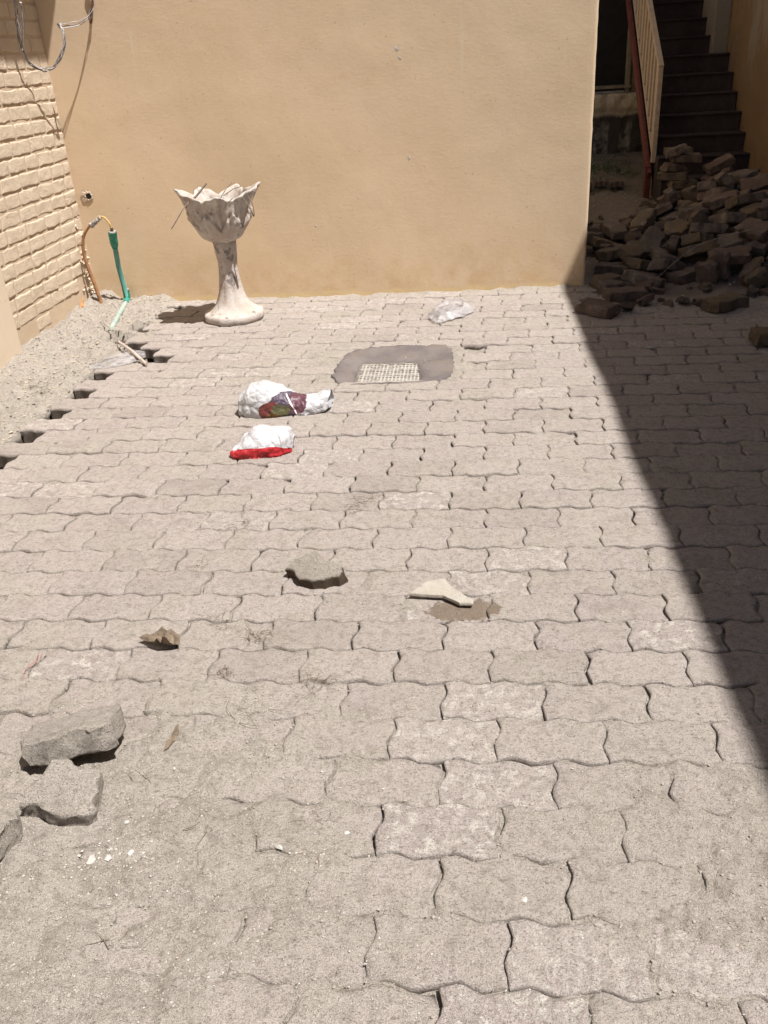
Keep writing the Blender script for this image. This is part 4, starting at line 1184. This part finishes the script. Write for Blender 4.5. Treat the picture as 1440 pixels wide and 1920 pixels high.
NO = 130; A_ = resample(outer, NO); B_ = resample(inner, NO)
# match starting points by angle
def by_angle(pts, c): return [min(pts, key=lambda p, a=a: abs(((math.atan2(p.y - c[1], p.x - c[0]) - a + math.pi) % (2 * math.pi)) - math.pi)) for a in [2 * math.pi * k / NO for k in range(NO)]]
A_ = by_angle(A_, (-.42, 3.13)); B_ = by_angle(B_, (-.42, 3.07)); vs = []; fs = []
prof = [(-.05, -.02), (-.05, .0030), (.04, .0040), (.25, .0022), (.5, -.003), (.78, -.010), (.95, -.018), (1.0, -.026), (1.0, -.06)]
for (q, z) in prof:
    for k in range(NO):
        p = A_[k].lerp(B_[k], q); jj_ = noise.noise_vector(Vector((p.x * 28, p.y * 28, 1))) * (.016 if q < .1 else .005)
        vs.append((p.x + jj_.x, p.y + jj_.y, z + jj_.z * .5))
for i in range(len(prof) - 1):
    for k in range(NO): fs.append((i * NO + k, i * NO + (k + 1) % NO, (i + 1) * NO + (k + 1) % NO, (i + 1) * NO + k))
put(mesh_obj('cement_collar', vs, fs, M['cement'], smooth=True), t_d)
mb = MB()
for i in range(19):
    x = -.575 + i * .0175; mb.box((x, 3.066, -.026 + .0015 * math.sin(i * 2.2)), (.0075, .29, .007), b=.0015)
for j in range(13):
    y = 2.935 + j * .0225; mb.box((-.418, y, -.0252 + .0015 * math.sin(j * 1.7)), (.325, .0100, .007), b=.0015)
put(mb.build('grate', M['grate']), t_d)
vs = []; fs = []
for j in range(41):
    for i in range(51):
        x = -.59 + .34 * i / 50; y = 2.91 + .31 * j / 40
        e = min(x + .59, -.25 - x, y - 2.91, 3.22 - y)
        vs.append((x, y, -.052 + .034 * ss(.07, .0, e + .03 * noise.noise(Vector((x * 24, y * 24, 2)))) + .004 * fbm(x * 30, y * 30, 1, 4)))
for j in range(40):
    for i in range(50): a = j * 51 + i; fs.append((a, a + 1, a + 52, a + 51))
put(mesh_obj('sand_fill', vs, fs, grainy('sump_sand', (.30, .26, .22), (.20, .17, .145), (.36, .32, .27), 1.0, 2.0), smooth=True), t_d)

# ---------------------------------------------------------------- planter
PX, PY = -1.425, 4.08
t_p = empty('planter', (PX, PY, 0))
tag(t_p, 'weathered white goblet shaped concrete planter with petal rim, before the tan wall', 'planter')
vs = []; fs = []; NN = 64
prof = [(.0, .0), (.168, .0), (.176, .012), (.176, .036), (.168, .046), (.158, .050), (.142, .056), (.120, .070), (.100, .092), (.084, .122), (.072, .160), (.063, .205), (.056, .25), (.0525, .29), (.0535, .33), (.058, .37), (.063, .41), (.067, .445), (.05, .455)]
def pot_pt(r, z, a):
    if z < .055:
        # roughly octagonal, worn foot
        k = math.cos(math.pi / 8) / math.cos(((a + .2) % (math.pi / 4)) - math.pi / 8); r *= .45 + .57 * k
    fl = ss(.06, .16, z) * (1 - ss(.40, .45, z)); r *= 1 + .085 * fl * abs(math.cos(4 * a)) - .04 * fl
    n_ = noise.noise_vector(Vector((r * math.cos(a) * 16, r * math.sin(a) * 16, z * 16))) * .0035
    return (PX + r * math.cos(a) + n_.x, PY + r * math.sin(a) + n_.y, max(0.0, z + n_.z * (z > .01)))
for (r, z) in prof:
    for k in range(NN): vs.append(pot_pt(r, z, 2 * math.pi * k / NN))
for i in range(len(prof) - 1):
    for k in range(NN): fs.append((i * NN + k, i * NN + (k + 1) % NN, (i + 1) * NN + (k + 1) % NN, (i + 1) * NN + k))
ped = put(mesh_obj('pedestal', vs, fs, M['pot'], smooth=True), t_p)
# bowl of overlapping pointed petals
NA = 168; NPET = 7; ph = math.radians(180)
def tri(a, n, p0):
    """1 on a petal's middle, 0 between petals"""
    q = ((a - p0) * n / (2 * math.pi)) % 1.0; return 1 - 2 * min(q, 1 - q) * 1.0
outer_t = [i / 26 for i in range(27)]
def bowl_pt(a, t, inside=False):
    pk = tri(a, NPET, ph)                     # 1 middle .. 0 between
    tip = pk ** .8
    zt_ = .682 + .036 * tip + .012 * math.sin(a * 2 + 1) + .010 * noise.noise(Vector((math.cos(a) * 5, math.sin(a) * 5, 2)))
    z = .440 + (zt_ - .440) * t
    r = .060 + .118 * math.sin(min(1, t * 1.22) * math.pi / 2) ** .85
    r += .034 * max(0, t - .68) ** 1.2 / .25 * (.45 + tip)     # rim flares out, tips most
    r += .026 * ss(.1, .5, t) * (pk - .5)                       # ribbed by the petals
    low = tri(a, NPET, ph + math.pi / NPET)
    edge = .30 + .42 * low
    if not inside:
        r += .018 * (1 - ss(edge - .03, edge + .01, t)) * ss(0, .1, t)
        r += .006 * math.cos(a * NPET * 4) * ss(.15, .5, t)
        n_ = noise.noise_vector(Vector((math.cos(a) * 3.2, math.sin(a) * 3.2, z * 18))) * .009
        n2_ = noise.noise_vector(Vector((math.cos(a) * 9, math.sin(a) * 9, z * 50))) * .003
        r += n_.x + n2_.x; z += (n_.z + n2_.z) * t
    else:
        r -= .021 + .006 * (1 - t); n_ = noise.noise_vector(Vector((math.cos(a) * 3, math.sin(a) * 3, z * 18))) * .006; r += n_.x; z = z - .004
    return (PX - .004 + r * math.cos(a), PY + r * math.sin(a), z)
vs = []; fs = []; rings = [('o', t_) for t_ in outer_t] + [('m', 1.0)] + [('i', 1 - k / 9 * .62) for k in range(10)]
for (w, t_) in rings:
    for k in range(NA):
        a = 2 * math.pi * k / NA
        if w == 'o': vs.append(bowl_pt(a, t_))
        elif w == 'm':
            p = Vector(bowl_pt(a, 1)); q = Vector(bowl_pt(a, 1, True)); vs.append((p + q) / 2 + Vector((0, 0, .004)))
        else: vs.append(bowl_pt(a, t_, True))
for i in range(len(rings) - 1):
    for k in range(NA): fs.append((i * NA + k, i * NA + (k + 1) % NA, (i + 1) * NA + (k + 1) % NA, (i + 1) * NA + k))
fs.append(tuple(reversed(range(NA))))
put(mesh_obj('bowl', vs, fs, M['pot'], smooth=True), t_p)
vs = [(PX, PY, .655)]; fs = []
for j in range(1, 9):
    for k in range(40):
        a = 2 * math.pi * k / 40; r = .168 * j / 8; vs.append((PX + r * math.cos(a), PY + r * math.sin(a), .640 + .020 * fbm(r * math.cos(a) * 14, r * math.sin(a) * 14, 1, 4) - .010 * (j / 8) ** 2))
for k in range(40): fs.append((0, 1 + k, 1 + (k + 1) % 40))
for j in range(7):
    for k in range(40): b = 1 + j * 40; fs.append((b + k, b + 40 + k, b + 40 + (k + 1) % 40, b + (k + 1) % 40))
put(mesh_obj('soil', vs, fs, M['soil'], smooth=True), t_p)
mb = MB(); mb.tube([(-1.452, 3.98, .762), (-1.50, 3.965, .715), (-1.548, 3.95, .672), (-1.575, 3.945, .648)], [.0045, .006, .0055, .003], 7)
tag(mb.build('stick', M['stick']), 'thick grey stick poking up over the planter rim on its left', 'stick')
mb = MB(); mb.tube(catmull([(-1.53, 3.89, .690), (-1.565, 3.868, .655), (-1.60, 3.862, .61), (-1.648, 3.865, .553)], 5), [.0028] * 16, 6)
tag(mb.build('stick', M['stick']), 'thin bent twig hanging down over the left side of the planter bowl', 'stick')
mb = MB()
pp = catmull([(-1.262, 3.955, .690), (-1.232, 3.96, .640), (-1.212, 3.96, .585), (-1.208, 3.96, .612), (-1.216, 3.97, .655), (-1.245, 3.98, .705)], 5)
for i in range(len(pp) - 1):
    a_, b_ = pp[i], pp[i + 1]; w = .008 * math.sin(math.pi * (i + .5) / len(pp)) + .001
    mb.add([a_ + Vector((0, -w, 0)), a_ + Vector((0, w, .002)), b_ + Vector((0, w, .002)), b_ + Vector((0, -w, 0)), a_ + Vector((.0016, -w, 0)), a_ + Vector((.0016, w, .002)), b_ + Vector((.0016, w, .002)), b_ + Vector((.0016, -w, 0))], [(0, 1, 2, 3), (7, 6, 5, 4), (0, 3, 7, 4), (1, 5, 6, 2)])
tag(mb.build('dry_leaf', M['leaf']), 'long curled dry leaf hanging over the right rim of the planter', 'leaf')
mb = MB()
for (a_, b_) in [((-1.36, 3.95, .700), (-1.27, 4.03, .735)), ((-1.39, 3.98, .68), (-1.34, 4.09, .748)), ((-1.30, 3.90, .69), (-1.36, 3.88, .63))]:
    mb.tube([a_, ((a_[0] + b_[0]) / 2, (a_[1] + b_[1]) / 2, (a_[2] + b_[2]) / 2 + .008), b_], .0022, 5)
tag(mb.build('dry_stalks', M['straw']), 'thin dry stalks lying across the planter soil', 'dry stalks')

# ---------------------------------------------------------------- plastic bags
def crumple(p, sc, seed):
    s_ = 0.0
    for (k, a_) in ((.55, 1.1), (1.2, .65), (2.6, .22)):
        d_, _ = noise.voronoi(Vector((p.x * sc * k + seed, p.y * sc * k, p.z * sc * k)))
        s_ += a_ * (.55 * d_[0] - .75 * math.exp(-(d_[1] - d_[0]) * 11.0)); s_ += a_ * .35 * noise.noise(Vector((p.x * sc * k, p.y * sc * k + seed, p.z * sc * k)))
    return s_
def bag(name, label, loc, rz, stations, mat, seed, amp, nu=120, nv=96, open_end=False):
    """closed pouch lofted along x; stations = (x, half width, height, y shift, base z)"""
    vs = []; fs = []; xs_ = [s[0] for s in stations]
    def st_(x):
        for i in range(len(stations) - 1):
            if x <= stations[i + 1][0] or i == len(stations) - 2:
                a_, b_ = stations[i], stations[i + 1]; q = (x - a_[0]) / (b_[0] - a_[0]); q = min(1, max(0, q)); q = q * q * (3 - 2 * q)
                return [a_[k] + (b_[k] - a_[k]) * q for k in range(1, 5)]
    for i in range(nu + 1):
        x = xs_[0] + (xs_[-1] - xs_[0]) * i / nu; w, h, ys_, zb_ = st_(x)
        for k in range(nv):
            a_ = 2 * math.pi * k / nv; c_, s_ = math.cos(a_), math.sin(a_)
            y = ys_ + w * math.copysign(abs(c_) ** .8, c_); z = zb_ + (h * abs(s_) ** .75 if s_ > 0 else -.003 * abs(s_))
            p = Vector((x, y, z)); cr = crumple(p, 14, seed)
            nrm = Vector((0, c_ / max(w, .02), (s_ if s_ > 0 else 0) / max(h, .02)));
            if nrm.length > 0: nrm.normalize()
            fade = min(1, i / 6, 1 if open_end else (nu - i) / 6)
            p = p + nrm * cr * amp * (.3 + .7 * fade) + Vector((noise.noise(Vector((y * 25, z * 25, seed))) * .010, 0, 0))
            p.z = max(p.z, .0015 + .0008 * noise.noise(p * 50)); vs.append(p)
    for i in range(nu):
        for k in range(nv): fs.append((i * nv + k, i * nv + (k + 1) % nv, (i + 1) * nv + (k + 1) % nv, (i + 1) * nv + k))
    fs.append(tuple(range(nv)))
    if not open_end: fs.append(tuple(reversed(range(nu * nv, (nu + 1) * nv))))
    o = mesh_obj(name, vs, fs, mat, smooth=True); o.location = loc; o.rotation_euler = (0, 0, rz)
    return tag(o, label, 'plastic bag')
def plastic(name, base, prints, rough=.38):
    """white film with printed patches: each (x, y, z, rx, ry, rz, colour, edge noise)"""
    t = NT(name); col = t.mix(t.ramp(t.noise(20, 3, .5), .4, .7), base, tuple(c * .93 for c in base))
    for (x, y, z, rx, ry, rz, c, en) in prints:
        v = t.map((1 / rx, 1 / ry, 1 / rz), (-x / rx, -y / ry, -z / rz))
        l = t.n('ShaderNodeVectorMath', operation='LENGTH'); t.link(v, l.inputs[0])
        d = t.math('ADD', l.outputs['Value'], t.math('MULTIPLY', t.math('SUBTRACT', t.noise(32, 4, .7), .5), en * 2.2))
        col = t.mix(t.ramp(d, .93, 1.0, 1, 0), col, c)
    t.b.inputs['Specular IOR Level'].default_value = .4
    t.b.inputs['Subsurface Weight'].default_value = .0
    return t, col
t, col = plastic('white_bag_film', (.44, .435, .44), [
    (.215, -.055, .045, .075, .09, .055, (.075, .052, .075), .35), (.262, -.05, .05, .040, .09, .045, (.10, .040, .052), .3),
    (.150, -.085, .028, .050, .07, .040, (.13, .035, .028), .3), (.190, -.08, .022, .040, .08, .034, (.10, .095, .045), .5),
    (.158, -.09, .006, .026, .08, .014, (.16, .08, .025), .3)])
mv = t.math('ABSOLUTE', t.math('SUBTRACT', t.math('ADD', t.xyz()[0], t.math('MULTIPLY', t.xyz()[2], .55)), .262))
col = t.mix(t.math('MULTIPLY', t.ramp(mv, .002, .004, 1, 0), t.ramp(t.xyz()[1], -.04, -.02, 1, 0)), col, (.72, .70, .70))
wb = t.out(col, t.bump(t.voro(26, 'DISTANCE_TO_EDGE', vec=t.map((1, 1.6, 1.3))), .010, .8, t.bump(t.noise(60, 4, .7), .003, .6)), .42)
bag('plastic_bag', 'white plastic bag with dark red and olive print, puffed at its left end', (-1.035, 2.565, 0), math.radians(-1.5),
    [(0, .025, .035, 0, .0), (.012, .060, .085, 0, 0), (.06, .085, .118, .0, 0), (.11, .092, .128, 0, 0), (.17, .085, .110, 0, 0), (.215, .070, .088, 0, 0), (.255, .060, .068, 0, 0), (.285, .062, .062, 0, 0), (.33, .066, .062, .01, .0), (.365, .060, .068, .02, .006), (.392, .050, .055, .03, .018)], wb, 3.3, .0075, open_end=True)
t, col = plastic('red_white_bag_film', (.45, .435, .44), [])
zz = t.xyz()
lim = t.math('ADD', t.math('MULTIPLY', zz[1], -.50), t.math('ADD', t.math('MULTIPLY', t.noise(9, 3, .5), .035), -.012))
red = t.ramp(t.math('SUBTRACT', lim, zz[2]), -.001, .0015)
red = t.math('MULTIPLY', red, t.ramp(zz[1], .0, -.02))
# rows of tiny printed writing
line = t.math('FRACT', t.math('MULTIPLY', t.math('ADD', zz[1], t.math('MULTIPLY', zz[0], .5)), 120))
tx = t.math('MULTIPLY', t.ramp(line, .55, .6), t.ramp(t.noise(1, 2, .7, vec=t.map((520, 60, 60))), .48, .52))
for (cx_, cy_, sx_, sy_) in ((.075, .0, .028, .035), ):
    v = t.map((1 / sx_, 1 / sy_, 1), (-cx_ / sx_, -cy_ / sy_, 0)); l = t.n('ShaderNodeVectorMath', operation='LENGTH'); t.link(v, l.inputs[0])
    tx = t.math('MULTIPLY', tx, t.ramp(l.outputs['Value'], .9, 1.1, 1, 0))
col = t.mix(t.math('MULTIPLY', tx, .6), col, (.10, .10, .14))
col = t.mix(red, col, (.36, .018, .022))
rb = t.out(col, t.bump(t.voro(24, 'DISTANCE_TO_EDGE', vec=t.map((1.3, 1, 1.6))), .010, .8, t.bump(t.noise(70, 4, .7), .003, .6)), .38)
bag('plastic_bag', 'crumpled white plastic bag with a bright red lower band', (-.965, 2.115, 0), math.radians(6),
    [(0, .015, .014, -.03, .008), (.02, .045, .030, -.02, .004), (.06, .070, .070, .0, 0), (.105, .085, .092, .02, 0), (.15, .085, .080, .02, 0), (.19, .080, .078, .02, 0), (.222, .060, .072, .03, 0), (.240, .02, .030, .04, .01)], rb, 8.1, .011)

def film(name, label, pts, mat, h, seed, step=.006):
    """thin crumpled sheet with real thickness, following an outline in plan"""
    xs_ = [p[0] for p in pts]; ys_ = [p[1] for p in pts]; x0, x1, y0, y1 = min(xs_), max(xs_), min(ys_), max(ys_)
    def inside(x, y):
        c = False
        for i in range(len(pts)):
            (ax, ay), (bx, by) = pts[i], pts[i - 1]
            if (ay > y) != (by > y) and x < (bx - ax) * (y - ay) / (by - ay) + ax: c = not c
        return c
    def dist(x, y): return min(((x - a[0] - max(0, min(1, ((x - a[0]) * (b[0] - a[0]) + (y - a[1]) * (b[1] - a[1])) / ((b[0] - a[0]) ** 2 + (b[1] - a[1]) ** 2))) * (b[0] - a[0])) ** 2 + (y - a[1] - max(0, min(1, ((x - a[0]) * (b[0] - a[0]) + (y - a[1]) * (b[1] - a[1])) / ((b[0] - a[0]) ** 2 + (b[1] - a[1]) ** 2))) * (b[1] - a[1])) ** 2) ** .5 for a, b in zip(pts, pts[1:] + pts[:1]))
    nx_ = int((x1 - x0) / step) + 1; ny_ = int((y1 - y0) / step) + 1; idx = {}; vs = []; fs = []
    for j in range(ny_ + 1):
        for i in range(nx_ + 1):
            x = x0 + i * step; y = y0 + j * step
            if inside(x, y):
                e = ss(0, .06, dist(x, y)); z = top_h(x, y) + .003 + h * (.25 + .75 * e) * (.75 + .45 * crumple(Vector((x, y, 0)), 9, seed))
                idx[(i, j)] = len(vs); vs.append(Vector((x, y, max(z, top_h(x, y) + .002))))
    for (i, j) in list(idx):
        q = [(i, j), (i + 1, j), (i + 1, j + 1), (i, j + 1)]
        if all(p in idx for p in q): fs.append(tuple(idx[p] for p in q))
    cx = sum(v[0] for v in vs) / len(vs); cy = sum(v[1] for v in vs) / len(vs)
    o = mesh_obj(name, [v - Vector((cx, cy, 0)) for v in vs], fs, mat, smooth=True); o.location = (cx, cy, 0)
    md = o.modifiers.new('thickness', 'SOLIDIFY'); md.thickness = .0006
    return tag(o, label, 'plastic film')
t = NT('clear_film'); t.b.inputs['Base Color'].default_value = (.47, .45, .45, 1); t.b.inputs['Alpha'].default_value = .62
t.b.inputs['Specular IOR Level'].default_value = .7
t.link(t.ramp(t.noise(22, 4, .6), .35, .7, .12, .62), t.b.inputs['Alpha'])
clearf = t.out(None, t.bump(t.noise(45, 4, .7), .004), .25)
film('clear_bag', 'clear crumpled plastic bag lying on the paving before the tan wall', [(-.29, 4.03), (-.262, 4.13), (-.185, 4.24), (-.12, 4.25), (-.06, 4.20), (-.015, 4.10), (-.028, 4.0), (-.075, 3.93), (-.14, 3.86), (-.20, 3.80), (-.245, 3.80), (-.27, 3.86), (-.285, 3.93)], clearf, .045, 2.2)
film('plastic_sheet', 'dusty clear plastic scrap half buried in the sand by the notched paving edge', [(-2.0, 3.25), (-1.93, 3.42), (-1.84, 3.50), (-1.76, 3.46), (-1.72, 3.36), (-1.77, 3.25), (-1.87, 3.19), (-1.96, 3.19)], clearf, .012, 5.1)
mb = MB(); mb.tube([(-1.945, 3.575, .028), (-1.81, 3.395, .030), (-1.672, 3.215, .012)], [.007, .009, .008], 8)
tag(mb.build('stick', M['stick_pale']), 'pale grey stick lying over the plastic scrap at the paving edge', 'stick')
mb = MB(); mb.tube(catmull([(-2.171, 3.947, .035), (-2.10, 3.82, .05), (-2.02, 3.70, .045), (-1.94, 3.57, .025)], 5), .0025, 6)
tag(mb.build('twig', M['stick']), 'thin dark twig running from the green pipe to the pale stick', 'twig')
mb = MB(); mb.tube([(-2.425, 4.29, .09), (-2.405, 4.16, .03), (-2.395, 4.03, .008)], [.008, .010, .009], 7)
tag(mb.build('stick', M['wood']), 'orange brown stick leaning on the brick wall, nearer of the pair', 'stick')
mb = MB(); mb.tube([(-2.43, 4.31, .10), (-2.39, 4.2, .04), (-2.355, 4.06, .006)], [.006, .007, .006], 7)
tag(mb.build('stick', M['wood']), 'thinner orange brown stick leaning on the brick wall beside the other', 'stick')
mb = MB(); mb.tube(catmull([(1.02, 4.27, .10), (1.255, 4.50, .21), (1.447, 4.60, .25), (1.66, 4.70, .27)], 6), .0009, 5)
tag(mb.build('string', M['string']), 'thin white string stretched over the rubble heap', 'string')

# ---------------------------------------------------------------- green pipe with yellow hose in the corner
t_g = empty('water_pipe', (-2.215, 4.5, .03))
tag(t_g, 'green plastic water pipe standing against the tan wall, with an elbow at the ground', 'pipe')
mb = MB(); mb.tube([(-2.232, 4.52, .045), (-2.224, 4.46, .25), (-2.203, 4.415, .40)], .0155, 16); put(mb.build('riser', M['pipe'], smooth=True), t_g)
mb = MB(); mb.tube([(-2.209, 4.426, .365), (-2.206, 4.42, .385), (-2.203, 4.413, .40), (-2.199, 4.403, .43), (-2.194, 4.394, .466)], [.0165, .0225, .0245, .0250, .0258], 18)
put(mb.build('top_fitting', M['fitting'], smooth=True), t_g)
mb = MB(); mb.tube([(-2.194, 4.394, .4665), (-2.1935, 4.393, .472)], [.0235, .0225], 16); put(mb.build('pale_lip', M['tape']), t_g)
mb = MB(); mb.tube([(-2.1935, 4.393, .472), (-2.192, 4.390, .486), (-2.191, 4.388, .494)], [.010, .0095, .006], 10); put(mb.build('brass_tail', plain('dark_brass', (.10, .07, .055), .5)), t_g)
mb = MB(); mb.tube(catmull([(-2.231, 4.52, .085), (-2.233, 4.525, .05), (-2.234, 4.52, .028), (-2.222, 4.47, .022), (-2.208, 4.42, .024)], 5), .0215, 16); put(mb.build('elbow', M['fitting'], smooth=True), t_g)
mb = MB(); mb.tube([(-2.232, 4.521, .088), (-2.232, 4.521, .096)], .0225, 14); put(mb.build('elbow_ring', M['tape']), t_g)
mb = MB(); mb.tube([(-2.212, 4.44, .028), (-2.155, 4.18, .034), (-2.095, 3.86, .020), (-2.088, 3.82, .014)], .0145, 14); put(mb.build('ground_pipe', M['pipe_dusty'], smooth=True), t_g)
t_y = empty('hose', (-2.39, 4.4, .02))
tag(t_y, 'yellow brown hose rising from the soil and arching over to the green pipe', 'hose')
hp = catmull([(-2.355, 4.40, .03), (-2.378, 4.41, .15), (-2.400, 4.41, .27), (-2.405, 4.41, .36), (-2.388, 4.41, .44), (-2.345, 4.41, .495), (-2.300, 4.405, .525)], 7)
mb = MB(); mb.tube(hp, [.013 - .006 * (i / len(hp)) for i in range(len(hp))], 12); put(mb.build('lower_hose', M['hose_low'], smooth=True), t_y)
mb = MB(); mb.tube(catmull([(-2.300, 4.405, .525), (-2.262, 4.40, .553), (-2.228, 4.395, .552), (-2.203, 4.39, .525), (-2.191, 4.388, .492)], 7), .0062, 10); put(mb.build('upper_hose', M['hose'], smooth=True), t_y)
mb = MB()
for i in range(9):
    q = i / 8; c = Vector((-2.318, 4.405, .510)).lerp(Vector((-2.255, 4.40, .552)), q)
    mb.box(c, (.020 - .008 * q, .026, .030 - .012 * q), Euler((RB.uniform(-.8, .8), RB.uniform(-1, 1), RB.uniform(-1, 1))).to_matrix(), .006)
put(mb.build('taped_joint', M['tape'], smooth=True), t_y)

# ---------------------------------------------------------------- hanging wires, upper left
t_w = empty('wire_bundle', (-2.15, 4.56, 1.6))
tag(t_w, 'loose grey wires looping from the tan wall to above the brick wall, upper left', 'wires')
RW = random.Random(2)
def strands(name, pts, n, r, spread, mat, par, twist=9.0):
    base = catmull(pts, 8)
    for s_ in range(n):
        mb = MB(); out = []
        for i, p in enumerate(base):
            a_ = 2 * math.pi * s_ / n + twist * i / len(base); w = spread * (.35 + .9 * abs(noise.noise(Vector((i * .12, s_ * 3.3, 1)))) * 1.6)
            out.append(p + Vector((math.cos(a_) * w, math.cos(a_ + 1) * w, math.sin(a_) * w)))
        mb.tube(out, r * RW.uniform(.8, 1.15), 6); put(mb.build(name, mat if (s_ % 3) else (M['wire_light'] if mat is M['wire'] else mat), smooth=True), par)
strands('cable', [(-2.112, 4.560, 1.80), (-2.114, 4.562, 1.705), (-2.122, 4.562, 1.654), (-2.140, 4.562, 1.60), (-2.150, 4.56, 1.57)], 3, .0038, .006, M['wire_brown'], t_w, 4)
strands('wire', [(-2.120, 4.555, 1.645), (-2.150, 4.53, 1.60), (-2.186, 4.50, 1.579), (-2.235, 4.47, 1.567), (-2.272, 4.43, 1.565)], 2, .0021, .011, M['wire'], t_w, 2)
strands('wire', [(-2.146, 4.555, 1.60), (-2.185, 4.51, 1.565), (-2.225, 4.47, 1.553), (-2.270, 4.43, 1.548)], 1, .0024, .001, M['wire'], t_w, 3)
strands('wire', [(-2.278, 4.43, 1.572), (-2.268, 4.42, 1.552), (-2.259, 4.415, 1.517), (-2.265, 4.41, 1.465), (-2.297, 4.39, 1.402), (-2.343, 4.36, 1.356), (-2.375, 4.30, 1.353), (-2.402, 4.23, 1.385), (-2.400, 4.18, 1.43), (-2.392, 4.15, 1.50), (-2.380, 4.14, 1.56), (-2.372, 4.14, 1.63), (-2.36, 4.13, 1.76)], 4, .0030, .0085, M['wire'], t_w, 16)
strands('wire', [(-2.395, 4.16, 1.45), (-2.362, 4.15, 1.53), (-2.342, 4.14, 1.60), (-2.338, 4.13, 1.66), (-2.35, 4.12, 1.76)], 2, .0026, .004, M['wire'], t_w, 6)
mb = MB()
for (c, s_) in [((-2.275, 4.43, 1.560), .014), ((-2.372, 4.14, 1.60), .010), ((-2.338, 4.13, 1.655), .013)]:
    mb.box(c, (s_, s_, s_ * 1.7), Euler((.3, .5, .2)).to_matrix(), s_ * .3)
put(mb.build('joint', M['wire_light']), t_w)
